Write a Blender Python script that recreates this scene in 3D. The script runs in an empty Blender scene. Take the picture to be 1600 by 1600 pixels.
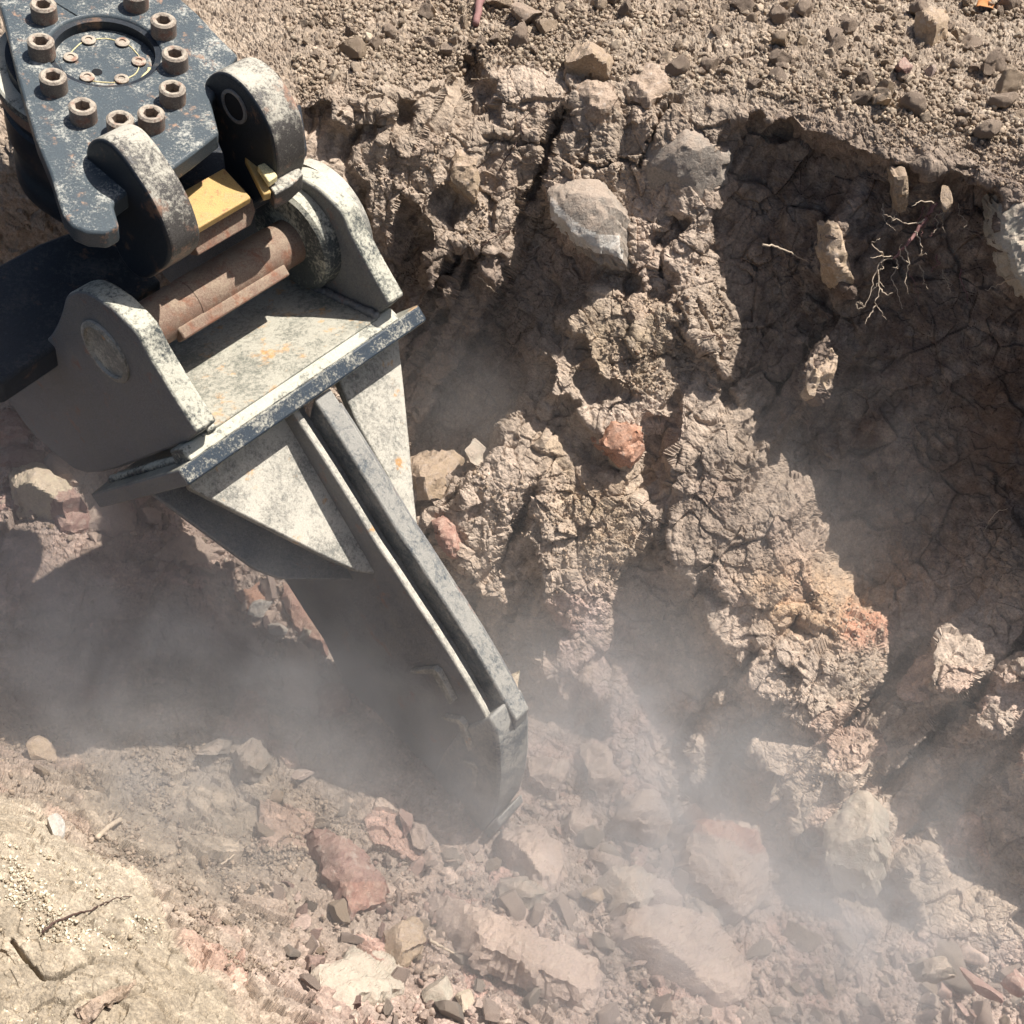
import bpy, bmesh, math, random
import numpy as np
from mathutils import Vector, Matrix

# ---------------------------------------------------------------- camera, light, exposure
SC = bpy.context.scene
COL = SC.collection
FPX = 2000.0                      # focal length in pixels of a 1600 px wide picture
PITCH = math.radians(46.7)
CAM = np.array([0.0, 0.0, 1.2])
RT = np.array([1.0, 0, 0])
UPV = np.array([0, math.sin(PITCH), math.cos(PITCH)])
FW = np.array([0, math.cos(PITCH), -math.sin(PITCH)])
cam_d = bpy.data.cameras.new('camera'); cam = bpy.data.objects.new('camera', cam_d); COL.objects.link(cam)
cam.location = CAM; cam.rotation_euler = (math.radians(90) - PITCH, 0, 0)
cam_d.sensor_width = 36; cam_d.lens = 36 * FPX / 1600; cam_d.clip_start = 0.05; cam_d.clip_end = 500
SC.camera = cam

SUN_AZ = math.radians(20)          # measured from +X towards +Y
SUN_EL = math.radians(60)
LS = np.array([math.cos(SUN_AZ) * math.cos(SUN_EL), math.sin(SUN_AZ) * math.cos(SUN_EL), math.sin(SUN_EL)])
w = bpy.data.worlds.new('World'); SC.world = w; w.use_nodes = True
nt = w.node_tree; nt.nodes.clear()
sky = nt.nodes.new('ShaderNodeTexSky'); sky.sky_type = 'NISHITA'; sky.sun_disc = False
sky.sun_elevation = SUN_EL; sky.sun_rotation = math.pi / 2 - SUN_AZ
sky.air_density = 1.0; sky.dust_density = 3.0; sky.ozone_density = 0.6
bg = nt.nodes.new('ShaderNodeBackground'); bg.inputs[1].default_value = 0.062
ow = nt.nodes.new('ShaderNodeOutputWorld')
nt.links.new(sky.outputs[0], bg.inputs[0]); nt.links.new(bg.outputs[0], ow.inputs[0])
sl = bpy.data.lights.new('sun', 'SUN'); sl.energy = 5.0; sl.angle = math.radians(0.5); sl.color = (1.0, 0.97, 0.92)
so = bpy.data.objects.new('sun', sl); COL.objects.link(so)
so.rotation_euler = Vector(LS).to_track_quat('Z', 'Y').to_euler()
SC.view_settings.view_transform = 'Standard'; SC.view_settings.look = 'None'
SC.view_settings.gamma = 1.0; SC.view_settings.exposure = 0.70
SC.cycles.use_denoising = True; SC.cycles.use_adaptive_sampling = True; SC.cycles.adaptive_threshold = .03
SC.cycles.max_bounces = 6; SC.cycles.diffuse_bounces = 3; SC.cycles.glossy_bounces = 2
SC.cycles.volume_bounces = 1; SC.cycles.transparent_max_bounces = 8
SC.cycles.volume_step_rate = 1.0; SC.cycles.volume_max_steps = 32

def ray(x, y):
    """direction with unit depth through pixel (x, y) of the 1600 px picture; arrays allowed"""
    x = np.asarray(x, float); y = np.asarray(y, float)
    return FW + RT * ((x - 800) / FPX)[..., None] + UPV * ((800 - y) / FPX)[..., None]
def pt(x, y, t): return CAM + ray(x, y) * np.asarray(t, float)[..., None]
def proj(X):
    v = np.asarray(X, float) - CAM; t = v @ FW
    return 800 + FPX * (v @ RT) / t, 800 - FPX * (v @ UPV) / t, t

# ---------------------------------------------------------------- noise
RNG = np.random.RandomState(7)
TB = RNG.rand(32, 32, 32).astype(np.float32)
def vnoise(P, s, seed=0):
    """smooth value noise -1..1 of points P (n,3), cell size s"""
    Q = P / s + seed * 7.31
    i = np.floor(Q).astype(np.int64); f = (Q - i).astype(np.float32); f = f * f * (3 - 2 * f)
    i &= 31; j = (i + 1) & 31
    x0, y0, z0 = i.T; x1, y1, z1 = j.T; fx, fy, fz = f.T
    a = TB[x0, y0, z0] * (1 - fx) + TB[x1, y0, z0] * fx
    b = TB[x0, y1, z0] * (1 - fx) + TB[x1, y1, z0] * fx
    c = TB[x0, y0, z1] * (1 - fx) + TB[x1, y0, z1] * fx
    d = TB[x0, y1, z1] * (1 - fx) + TB[x1, y1, z1] * fx
    return ((a * (1 - fy) + b * fy) * (1 - fz) + (c * (1 - fy) + d * fy) * fz) * 2 - 1
ROT = np.array(Matrix.Rotation(0.7, 3, Vector((1, 2, 3)).normalized()))
def fbm(P, s, octv=4, seed=0, gain=0.5, ridged=False):
    r = 0; a = 1.0; Q = P
    for k in range(octv):
        v = vnoise(Q, s, seed + k)
        r = r + a * ((1 - 2 * np.abs(v)) if ridged else v)
        a *= gain; s *= 0.5; Q = Q @ ROT
    return r
JT = RNG.rand(32, 32, 32, 3).astype(np.float32); JV = RNG.rand(32, 32, 32).astype(np.float32)
JN = (RNG.rand(32, 32, 32, 3).astype(np.float32) - 0.5) * 2
def worley(P, s, seed=0, jitter=0.9):
    """F1, F2 (in cell units), random value and the offset-dot-random-tilt of the nearest cell"""
    Q = (P / s + seed * 5.17).astype(np.float32)
    i = np.floor(Q).astype(np.int64); f = Q - i
    n = len(Q); F1 = np.full(n, 9, np.float32); F2 = np.full(n, 9, np.float32)
    val = np.zeros(n, np.float32); tilt = np.zeros(n, np.float32)
    for dx in (-1, 0, 1):
        for dy in (-1, 0, 1):
            for dz in (-1, 0, 1):
                ix, iy, iz = (i[:, 0] + dx) & 31, (i[:, 1] + dy) & 31, (i[:, 2] + dz) & 31
                o = JT[ix, iy, iz] * jitter; 
                d = np.stack([dx + o[:, 0] - f[:, 0], dy + o[:, 1] - f[:, 1], dz + o[:, 2] - f[:, 2]], 1)
                r = np.einsum('ij,ij->i', d, d)
                m = r < F1
                F2 = np.where(m, F1, np.minimum(F2, r))
                if m.any():
                    F1 = np.where(m, r, F1)
                    k = np.nonzero(m)[0]
                    val[k] = JV[ix[k], iy[k], iz[k]]
                    tilt[k] = np.einsum('ij,ij->i', d[k], JN[ix[k], iy[k], iz[k]])
    return np.sqrt(F1), np.sqrt(F2), val, tilt

# ---------------------------------------------------------------- object helpers
def tag(o, label=None, cat=None, group=None, kind=None):
    if label: o['label'] = label
    if cat: o['category'] = cat
    if group: o['group'] = group
    if kind: o['kind'] = kind
    return o
def mesh_obj(name, V, F, mat=None, parent=None, smooth=False, link=True):
    me = bpy.data.meshes.new(name)
    me.from_pydata([tuple(map(float, v)) for v in V], [], [tuple(map(int, f)) for f in F])
    me.validate(); me.update()
    if smooth: me.polygons.foreach_set('use_smooth', [True] * len(me.polygons))
    o = bpy.data.objects.new(name, me)
    if mat: me.materials.append(mat)
    COL.objects.link(o)
    if parent: o.parent = parent; o.matrix_parent_inverse = Matrix.Translation(-Vector(parent.location)) if False else Matrix()
    return o
def empty(name, loc):
    o = bpy.data.objects.new(name, None); COL.objects.link(o); o.location = tuple(map(float, loc)); o.empty_display_size = 0.1
    return o
# ---------------------------------------------------------------- terrain: the trench, its far wall, floor and both banks
def t_z(y, z): return (CAM[2] - z) / (math.sin(PITCH) - math.cos(PITCH) * (800 - y) / FPX)
CP = []
def cz(x, y, z): CP.append((x, y, t_z(y, z)))
for x in (-500, -100, 300, 700, 1100, 1500, 1800, 2200):                                 # far bank
    for y in (-700, -350, -100, 40): cz(x, y, 0.0)
for x, y in ((-400, 250), (0, 240), (250, 230), (480, 190), (650, 150), (800, 120), (1000, 130), (1200, 170), (1400, 215), (1600, 235), (1850, 240), (2200, 250)): cz(x, y, -0.015)
# foot of the far wall
for x, y, z in ((-500, 480, -.72), (-150, 560, -.72), (120, 640, -.74), (350, 780, -.78), (600, 950, -.84), (820, 1120, -.98), (1000, 1230, -1.02), (1180, 1340, -1.08), (1350, 1430, -1.12), (1560, 1520, -1.16), (1850, 1650, -1.2), (2200, 1800, -1.2)): cz(x, y, z)
# the far wall runs straight from its edge to its foot
for xt, yt, xf, yf, zf in ((-420, 235, -480, 480, -.72), (-60, 235, -140, 560, -.72), (260, 222, 150, 650, -.74), (480, 190, 350, 780, -.78), (650, 150, 620, 960, -.86), (800, 120, 820, 1120, -.96), (1000, 130, 1010, 1235, -1.02), (1200, 170, 1200, 1350, -1.08), (1400, 215, 1400, 1450, -1.12), (1600, 235, 1600, 1530, -1.16), (1850, 240, 1850, 1650, -1.2), (2200, 250, 2200, 1800, -1.2)):
    A_ = pt(xt, yt, t_z(yt, -.015)); B_ = pt(xf, yf, t_z(yf, zf))
    for s_ in (.15, .35, .55, .75, .9):
        x_, y_, t_ = proj(A_ * (1 - s_) + B_ * s_); CP.append((float(x_), float(y_), float(t_)))
# floor measured from the tool's shadow
for x, y, z in ((655, 1300, -.86), (400, 1190, -.79), (235, 1120, -.76), (440, 1100, -.82), (340, 1040, -.80), (190, 880, -.77), (60, 800, -.74), (0, 1020, -.74), (-300, 900, -.72), (735, 1325, -.98), (780, 1400, -.90), (1000, 1420, -.98), (1200, 1500, -1.08), (1400, 1580, -1.12), (1600, 1680, -1.16), (1000, 1700, -.85), (1400, 1850, -1.0), (1900, 1900, -1.1)): cz(x, y, z)
# slope up to the near bank, and the bank
for x, y, z in ((0, 1180, -.64), (200, 1280, -.64), (350, 1380, -.66), (480, 1470, -.68), (600, 1560, -.70), (800, 1620, -.78), (-300, 1100, -.55)): cz(x, y, z)
for x, y, z in ((-300, 1230, -.24), (-100, 1260, -.26), (0, 1300, -.28), (120, 1400, -.30), (230, 1500, -.32), (330, 1570, -.34), (450, 1660, -.36), (0, 1500, -.22), (150, 1620, -.22), (-300, 1600, -.18), (100, 1900, -.15), (500, 1900, -.22), (-500, 2000, -.1), (900, 2000, -.45)): cz(x, y, z)
CP = np.array(CP)

def tps(P, v, lam):
    n = len(P)
    d = np.sqrt(((P[:, None] - P[None]) ** 2).sum(2)); K = np.where(d > 0, d * d * np.log(d + 1e-9), 0) + lam * np.eye(n)
    A = np.zeros((n + 3, n + 3)); A[:n, :n] = K; A[:n, n] = 1; A[:n, n + 1:] = P; A[n, :n] = 1; A[n + 1:, :n] = P.T
    c = np.linalg.solve(A, np.r_[v, 0, 0, 0]); 
    def f(Q):
        out = np.zeros(len(Q))
        for k in range(0, len(Q), 20000):
            q = Q[k:k + 20000]; d = np.sqrt(((q[:, None] - P[None]) ** 2).sum(2))
            out[k:k + 20000] = np.where(d > 0, d * d * np.log(d + 1e-9), 0) @ c[:n] + c[n] + q @ c[n + 1:]
        return out
    return f
_f = tps(CP[:, :2] / 1000, 1 / CP[:, 2], 2e-4)
X0, X1, Y0, Y1 = -460.0, 2060.0, -460.0, 1960.0
CG = 20.0
_gx = np.arange(X0, X1 + CG, CG); _gy = np.arange(Y0, Y1 + CG, CG)
_G = _f(np.stack(np.meshgrid(_gx, _gy), 2).reshape(-1, 2) / 1000).reshape(len(_gy), len(_gx))
def bil(A, u, v):
    u = np.clip(u, 0, A.shape[1] - 1.001); v = np.clip(v, 0, A.shape[0] - 1.001)
    i = u.astype(int); j = v.astype(int); a = u - i; b = v - j
    return (A[j, i] * (1 - a) + A[j, i + 1] * a) * (1 - b) + (A[j + 1, i] * (1 - a) + A[j + 1, i + 1] * a) * b
def bicub(A, u, v):
    i = np.clip(u.astype(int), 1, A.shape[1] - 3); j = np.clip(v.astype(int), 1, A.shape[0] - 3); a = u - i; b = v - j
    def wts(t): return [-.5 * t**3 + t * t - .5 * t, 1.5 * t**3 - 2.5 * t * t + 1, -1.5 * t**3 + 2 * t * t + .5 * t, .5 * t**3 - .5 * t * t]
    wa, wb = wts(a), wts(b); r = 0
    for m in range(4):
        for n in range(4): r = r + wb[m] * wa[n] * A[j + m - 1, i + n - 1]
    return r
def base_depth(x, y): return 1 / bicub(_G, (x - X0) / CG, (y - Y0) / CG)

# raster of masks over the picture area, 2 px cells
MS = 2.0; MX0, MY0, MW, MH = -100.0, -100.0, 900, 900
_mx, _my = np.meshgrid(MX0 + MS * (np.arange(MW) + .5), MY0 + MS * (np.arange(MH) + .5))
def poly_mask(poly):
    p = np.array(poly, float); ins = np.zeros(_mx.shape, bool)
    x0, y0 = p.min(0); x1, y1 = p.max(0)
    j0, j1 = max(0, int((y0 - MY0) / MS) - 1), min(MH, int((y1 - MY0) / MS) + 2)
    i0, i1 = max(0, int((x0 - MX0) / MS) - 1), min(MW, int((x1 - MX0) / MS) + 2)
    gx = _mx[j0:j1, i0:i1]; gy = _my[j0:j1, i0:i1]; s = np.zeros(gx.shape, bool)
    for (ax, ay), (bx, by) in zip(p, np.roll(p, -1, 0)):
        if ay == by: continue
        c = ((ay > gy) != (by > gy)) & (gx < (bx - ax) * (gy - ay) / (by - ay) + ax); s ^= c
    ins[j0:j1, i0:i1] = s; return ins
def blur(A, s):
    s = s / MS; r = int(3 * s + 1); k = np.exp(-.5 * (np.arange(-r, r + 1) / s) ** 2); k /= k.sum()
    B = np.pad(A.astype(float), r, mode='edge')
    B = sum(k[m] * B[:, m:m + A.shape[1]] for m in range(2 * r + 1))
    return sum(k[m] * B[m:m + A.shape[0]] for m in range(2 * r + 1))

# overhangs, hollows and ribs of the far wall: S = hollow that lies in shade, L = rib that stands out into the sun
HOL = [
('S', [(535,265),(572,292),(580,350),(612,377),(617,350),(612,337),(625,298),(650,325),(665,340),(670,370),(677,385),(705,380),(735,400),(750,388),(745,410),(775,457),(794,419),(819,359),(803,359),(819,316),(840,269),(840,247),(850,225),(853,200),(887,150),(912,184),(881,212),(866,231),(855,275),(853,310),(870,350),(905,380),(964,397),(972,385),(995,425),(1010,452),(1020,455),(1022,405),(1005,360),(1000,335),(1010,355),(1037,360),(1030,325),(1057,340),(1085,345),(1075,357),(1060,380),(1025,390),(1050,420),(1060,440),(1045,465),(1045,495),(1085,525),(1120,575),(1145,597),(1160,640),(1137,634),(1081,616),(1060,600),(1058,640),(1058,680),(1037,709),(1050,750),(1041,766),(1062,772),(1047,794),(1044,831),(1047,869),(1066,894),(1087,919),(1091,900),(1130,920),(1135,945),(1165,962),(1175,1000),(1197,1025),(1210,1027),(1225,1050),(1222,1097),(1232,1125),(1250,1135),(1280,1150),(1275,1170),(1232,1160),(1200,1160),(1185,1155),(1172,1170),(1181,1178),(1203,1209),(1203,1256),(1231,1234),(1240,1272),(1225,1287),(1237,1306),(1284,1303),(1287,1350),(1344,1365),(1395,1357),(1425,1360),(1420,1390),(1450,1435),(1440,1470),(1400,1450),(1300,1410),(1230,1420),(1206,1360),(1197,1328),(1184,1294),(1106,1278),(1075,1278),(1053,1250),(1059,1203),(1050,1178),(1030,1150),(1007,1130),(1005,1110),(987,1095),(990,1077),(975,1060),(970,1035),(950,1020),(942,1007),(952,990),(960,960),(960,940),(967,930),(975,892),(959,894),(962,881),(1000,869),(1006,844),(1012,800),(1006,781),(1000,737),(1003,720),(982,732),(960,747),(945,740),(917,742),(900,732),(890,715),(875,695),(840,677),(817,665),(810,652),(790,660),(780,680),(755,705),(735,700),(722,712),(705,700),(680,705),(662,715),(637,705),(600,600),(570,400)]),
('S', [(467,175),(492,160),(517,160),(522,175),(520,190),(540,202),(550,200),(544,157),(550,155),(560,165),(560,180),(580,177),(620,185),(625,175),(620,157),(650,160),(662,172),(650,182),(620,192),(595,210),(585,220),(562,217),(550,227),(545,250),(537,260),(510,252),(495,247),(492,227),(477,200)]),
('S', [(737,66),(753,84),(756,116),(781,128),(778,162),(794,194),(819,216),(847,216),(850,231),(806,225),(787,200),(769,187),(731,169),(734,125),(716,103),(722,81)]),
('S', [(682,292),(705,282),(725,307),(742,317),(742,332),(735,342),(717,337),(715,357),(712,370),(700,340),(682,337),(677,317)]),
('S', [(745,280),(762,277),(772,287),(770,297),(750,297)]),
('S', [(1112,345),(1122,300),(1130,250),(1120,225),(1150,190),(1190,170),(1200,195),(1240,190),(1260,210),(1300,215),(1330,235),(1380,255),(1460,265),(1530,285),(1562,290),(1565,330),(1562,380),(1578,430),(1600,462),(1660,500),(1690,1480),(1600,1440),(1560,1400),(1500,1370),(1460,1340),(1432,1325),(1400,1307),(1400,1290),(1385,1255),(1367,1232),(1360,1182),(1372,1157),(1340,1147),(1315,1132),(1330,1110),(1350,1085),(1375,1067),(1385,1040),(1385,1000),(1390,965),(1335,925),(1325,880),(1305,840),(1300,812),(1278,803),(1272,781),(1266,747),(1234,737),(1228,706),(1187,687),(1184,644),(1145,600),(1147,590),(1155,515),(1145,480),(1120,440),(1115,415),(1110,380),(1122,352)]),
('S', [(845,742),(815,770),(812,800),(800,822),(780,860),(770,890),(787,900),(785,922),(797,947),(775,937),(740,912),(710,880),(700,870),(682,857),(640,800),(690,1000),(810,1125),(850,1131),(869,1140),(894,1150),(906,1162),(944,1159),(959,1147),(962,1135),(952,1117),(950,1095),(927,1090),(912,1065),(897,1062),(890,1100),(877,1100),(865,1070),(840,1050),(840,1032),(850,1010),(867,1025),(870,1000),(890,997),(895,982),(872,965),(852,950),(850,925),(842,890),(827,870),(832,847),(815,840),(812,825),(832,815),(827,805),(832,787),(850,775)]),
('S', [(650,800),(660,770),(680,800),(690,795),(700,775),(712,760),(735,755),(720,770),(705,780),(695,800),(690,805),(700,830),(710,835),(725,830),(735,845),(715,850),(700,835),(690,835),(680,815),(665,810)]),
('S', [(1235,897),(1260,900),(1270,932),(1282,957),(1250,950)]),
('S', [(1242,940),(1257,967),(1282,977),(1310,1000),(1305,1022),(1300,1005),(1257,1000),(1225,978),(1242,962)]),
('S', [(1210,1025),(1232,1032),(1250,1050),(1247,1085),(1232,1092),(1227,1070),(1225,1040)]),
('S', [(940,607),(1000,620),(1037,634),(1010,640),(975,632),(945,625)]),
('L', [(820,532),(855,532),(882,540),(890,560),(905,572),(900,592),(915,620),(930,635),(942,662),(940,688),(922,672),(902,640),(912,632),(852,615),(865,600),(867,585),(857,565),(840,547)]),
('L', [(876,495),(900,483),(915,470),(930,450),(945,457),(975,465),(1007,460),(1035,475),(1042,500),(1050,540),(1050,555),(1043,548),(1035,525),(1027,553),(1007,540),(985,508),(982,530),(1012,552),(1040,575),(1062,605),(1040,634),(1000,617),(967,605),(950,595),(935,575),(920,555),(918,535),(900,525),(880,505)]),
('L', [(942,625),(965,620),(995,625),(1040,634),(1048,662),(1020,655),(1005,650),(1012,690),(1008,710),(985,735),(960,715),(945,695),(940,660)]),
('L', [(665,395),(690,380),(705,385),(700,407),(690,418),(682,448),(675,450),(667,417)]),
('L', [(693,450),(705,442),(700,462),(695,460)]),
('L', [(1092,927),(1112,940),(1155,960),(1170,990),(1162,1040),(1150,1045),(1150,1015),(1120,1000),(1110,985),(1097,955)]),
('L', [(1162,1052),(1175,1030),(1200,1020),(1225,1050),(1222,1097),(1200,1100),(1175,1082)]),
('L', [(1117,1085),(1127,1087),(1132,1102),(1122,1098)]), ('L', [(1070,1155),(1090,1152),(1100,1170),(1095,1222),(1085,1222),(1082,1180)]),
('L', [(1462,987),(1477,985),(1535,1010),(1542,1050),(1522,1080),(1502,1082),(1450,1072),(1447,1035)]),
('L', [(1562,1050),(1600,1025),(1650,1020),(1650,1075),(1565,1075)]),
('L', [(1522,1115),(1535,1100),(1557,1100),(1592,1107),(1590,1130),(1575,1137),(1570,1152),(1550,1147),(1532,1132)]),
('L', [(1586,1166),(1640,1160),(1640,1225),(1592,1225)]),
('L', [(1270,545),(1288,527),(1300,545),(1312,560),(1300,600),(1285,620),(1270,622),(1265,600)]),
('L', [(1300,345),(1325,350),(1330,425),(1340,437),(1331,465),(1309,450),(1300,406)]),
('L', [(1015,800),(1034,795),(1030,830),(1018,828)]),
]
LIT = np.ones(_mx.shape, bool)
for k, p in HOL:
    m = poly_mask(p); LIT[m] = (k == 'L')
# only the far wall is shaped this way
WALLP = [(440,130),(700,40),(1000,60),(1250,130),(1700,230),(1700,1480),(1560,1470),(1450,1470),(1300,1420),(1230,1440),(1060,1290),(900,1175),(800,1130),(640,900),(560,650),(470,300)]
WALLM = blur(poly_mask(WALLP), 30)
# ragged outlines: warp the mask lookup with noise
_P = np.stack([_mx, _my, 0 * _mx], 2).reshape(-1, 3)
wx = (fbm(_P, 26, 3, 3, .6) * 5).reshape(_mx.shape); wy = (fbm(_P, 26, 3, 9, .6) * 5).reshape(_mx.shape)
_li = np.clip(((_mx + wx - MX0) / MS), 0, MW - 1).astype(int); _lj = np.clip(((_my + wy - MY0) / MS), 0, MH - 1).astype(int)
LITW = LIT[_lj, _li].astype(float)

# walk away from the sun along the picture's sun lines: r * depth must fall where the wall is lit and stay above its lowest value in a hollow
VPX, VPY = 800 - (LS @ RT) / (-(LS @ FW)) * FPX, 800 + (LS @ UPV) / (-(LS @ FW)) * FPX
cx = np.array([MX0, MX0 + MW * MS, MX0, MX0 + MW * MS]); cy = np.array([MY0, MY0, MY0 + MH * MS, MY0 + MH * MS])
ang = np.arctan2(cx - VPX, VPY - cy); rad = np.hypot(cx - VPX, VPY - cy)
NA = 1300; NR = int((rad.max() - rad.min()) / 2)
AA = np.linspace(ang.min(), ang.max(), NA); RR = np.linspace(rad.max(), rad.min(), NR)        # from the sun side
pax, pr = np.meshgrid(AA, RR); px_ = VPX + pr * np.sin(pax); py_ = VPY - pr * np.cos(pax)
lit = bil(LITW, (px_ - MX0) / MS - .5, (py_ - MY0) / MS - .5) > .5
KB = pr * base_depth(np.clip(px_, X0 + 60, X1 - 60), np.clip(py_, Y0 + 60, Y1 - 60))
M = np.empty_like(KB); M[0] = KB[0]; dR = RR[0] - RR[1]
GMIN = 0.12 * dR
for k in range(1, NR):
    want = (M[k - 1] - KB[k]) * (dR / 60.0) + np.maximum(KB[k - 1] - KB[k], 0)
    M[k] = M[k - 1] - np.where(lit[k], np.clip(want, GMIN, 14 * dR), 0)
xs = np.zeros_like(KB); ys = np.zeros_like(KB)                   # distance into and out of the hollow
for k in range(1, NR): xs[k] = np.where(lit[k], 0, xs[k - 1] + dR)
for k in range(NR - 2, -1, -1): ys[k] = np.where(lit[k], 0, ys[k + 1] + dR)
DEL = 300 * (1 - np.exp(-xs / 14)) * (1 - np.exp(-ys / 90)) + 60 * np.minimum(xs / 6, 1) * np.minimum(ys / 14, 1)
KK = M + DEL
DREL = (KK - KB) / pr                                              # metres along the view ray
_u = (np.arctan2(_mx - VPX, VPY - _my) - AA[0]) / (AA[1] - AA[0]); _v = (RR[0] - np.hypot(_mx - VPX, VPY - _my)) / dR
REL = bil(DREL, _u, _v); print('REL', np.percentile(REL[WALLM > .9], [0, 5, 25, 50, 75, 95, 100])); REL = np.clip(REL, -.35, .45)
REL = (blur(REL, 2.5)) * WALLM
MINK = bil(M / pr, _u, _v)                                         # depth at which a thing is just touched by the sun
def rel_depth(x, y): return bil(REL, (x - MX0) / MS - .5, (y - MY0) / MS - .5)
def depth(x, y):
    x = np.asarray(x, float); y = np.asarray(y, float)
    ins = (x > MX0) & (x < MX0 + MW * MS) & (y > MY0) & (y < MY0 + MH * MS)
    return base_depth(x, y) + np.where(ins, rel_depth(x, y), 0)
def field(A, x, y): return bil(A, (x - MX0) / MS - .5, (y - MY0) / MS - .5)

# which ground is what
FLOORP = [(-460,640),(100,640),(240,760),(440,880),(560,1000),(760,1120),(870,1130),(960,1140),(1060,1250),(1200,1300),(1260,1400),(1420,1450),(1560,1470),(2100,1500),(2100,2000),(700,2000),(520,1640),(360,1500),(250,1400),(80,1280),(0,1230),(-460,1150)]
NEARP = [(-460,1150),(0,1237),(60,1262),(100,1310),(180,1345),(225,1370),(250,1420),(275,1450),(280,1490),(320,1530),(380,1590),(450,1660),(700,2000),(-460,2000)]
BANKP = [(-460,-460),(2100,-460),(2100,260),(1600,250),(1500,235),(1400,215),(1260,185),(1200,165),(1110,150),(1000,120),(900,110),(800,95),(650,120),(480,160),(-460,260)]
mf, mn, mb = (poly_mask(p) for p in (FLOORP, NEARP, BANKP))
SF, SN, SB = blur(mf, 14), blur(mn, 3), blur(mb, 14)
# colour patches of the ground, set by area
CPAT = [  # polygon, colour (linear), blur
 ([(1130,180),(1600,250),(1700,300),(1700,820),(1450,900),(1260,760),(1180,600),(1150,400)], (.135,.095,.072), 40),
 ([(820,650),(1000,720),(1010,880),(960,900),(900,860),(860,760)], (.31,.225,.145), 25),
 ([(1150,880),(1290,850),(1390,960),(1340,1000),(1240,1000),(1180,960)], (.40,.26,.15), 18),
 ([(1320,940),(1395,965),(1385,1005),(1320,1010)], (.42,.19,.11), 10),
 ([(1020,690),(1240,700),(1300,880),(1150,900),(1060,860)], (.24,.18,.135), 25),
 ([(880,470),(1060,470),(1060,620),(900,600)], (.28,.21,.14), 20),
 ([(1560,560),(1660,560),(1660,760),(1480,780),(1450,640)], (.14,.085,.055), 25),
 ([(870,920),(980,930),(1060,1180),(960,1240),(850,1080)], (.33,.235,.20), 25),
 ([(560,380),(820,400),(840,560),(640,640)], (.16,.115,.088), 40),  # darker brown over the central hollow
]
def grid_axis(lo, hi, s):
    a = [lo]; 
    while a[-1] < hi:
        d = max(0, -10 - a[-1], a[-1] - 1610); a.append(a[-1] + s * (1 + d / 45.0))
    return np.array(a)
GX = grid_axis(X0 + 45, X1 - 60, 1.5); GY = grid_axis(Y0 + 45, Y1 - 60, 1.5)
gx, gy = np.meshgrid(GX, GY); GH, GW = gx.shape
D = depth(gx.ravel(), gy.ravel()).reshape(GH, GW)
Pg = (CAM + ray(gx, gy) * D[..., None])
def normals(P):
    a = np.gradient(P, axis=1); b = np.gradient(P, axis=0); n = np.cross(b, a); n /= np.linalg.norm(n, axis=2, keepdims=True) + 1e-12
    s = np.sign((n * (CAM - P)).sum(2)); return n * s[..., None]
N0 = normals(Pg)
for _ in range(6):   # smooth direction of displacement
    N0[1:-1, 1:-1] = (N0[1:-1, 1:-1] * 2 + N0[:-2, 1:-1] + N0[2:, 1:-1] + N0[1:-1, :-2] + N0[1:-1, 2:]) / 6
N0 /= np.linalg.norm(N0, axis=2, keepdims=True)
fx, fy = gx.ravel(), gy.ravel()
F_ = field(SF, fx, fy); Nn = field(SN, fx, fy); B_ = field(SB, fx, fy); Ww = np.clip(1 - F_ - Nn - B_, 0, 1)
inw = field(LITW, fx, fy)
P3 = Pg.reshape(-1, 3)
wsm = np.clip(field(WALLM, fx, fy), 0, 1)
low = np.clip((fy - 850) / 300, 0, 1)                                    # stonier towards the foot of the wall
# warped coordinates for less regular cells
PW = P3 + 0.007 * np.stack([vnoise(P3, .05, s) for s in (11, 12, 13)], 1)
a1, a2, av, at = worley(PW, .085, 1); b1, b2, bv, bt = worley(PW, .034, 2); c1, c2, cv, ct = worley(PW + 3, .0135, 3); d1, d2, dv, dt = worley(P3 + 5 + .001 * vnoise(P3, .01, 17)[:, None], .0072, 4)
STR = np.stack([P3[:, 0] * 1.0, P3[:, 1] * .22, P3[:, 2] * .22], 1)       # scrape marks running down the wall
stri = fbm(STR, .028, 3, 21, .55)
clump = fbm(P3, .10, 5, 5, .55); fine = fbm(P3, .011, 4, 31, .68, True)
pat = np.clip(vnoise(P3, .16, 40) * 1.6 + .5, 0, 1)                       # crumbly here, smeared there
crk = np.exp(-((a2 - a1) / .05)); crb = np.exp(-((b2 - b1) / .06)); crc = np.exp(-((c2 - c1) / .09))
pt2 = np.clip(vnoise(P3, .10, 44) * 2.4 + .45, .06, 1)
frac = .027 * at + .016 * bt * (.5 + .5 * pt2) + (.0052 * ct + .0020 * dt + .0025 * (cv - .5)) * pt2 + .007 * (bv - .5) - .005 * crk - .0022 * crb - .0008 * crc
soil = .010 * clump + .55 * frac + (.0022 * (.55 - c1) * (cv > .35) + .0022 * (.5 - d1)) * (.3 + pat) + .0010 * fine
rocky = frac + .014 * (av - .5) + .003 * clump + .0010 * fine
grav = .008 * clump + .006 * (.55 - b1) * (bv > .45) + .005 * bt + .0050 * (.5 - c1) * (.3 + cv) + .0040 * ct + .0030 * (.5 - d1) + .0022 * dt + .0010 * fine
rk = np.clip(F_ + Ww * (.28 + low * .55), 0, 1) * np.clip(.75 + .6 * vnoise(P3, .2, 50), .25, 1)
disp = Ww * (1 - rk) * (soil + .0075 * stri) + rk * (.62 * rocky + .38 * grav) * (1 - Nn) + (1 - rk) * F_ * grav + B_ * grav * 1.25
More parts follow.
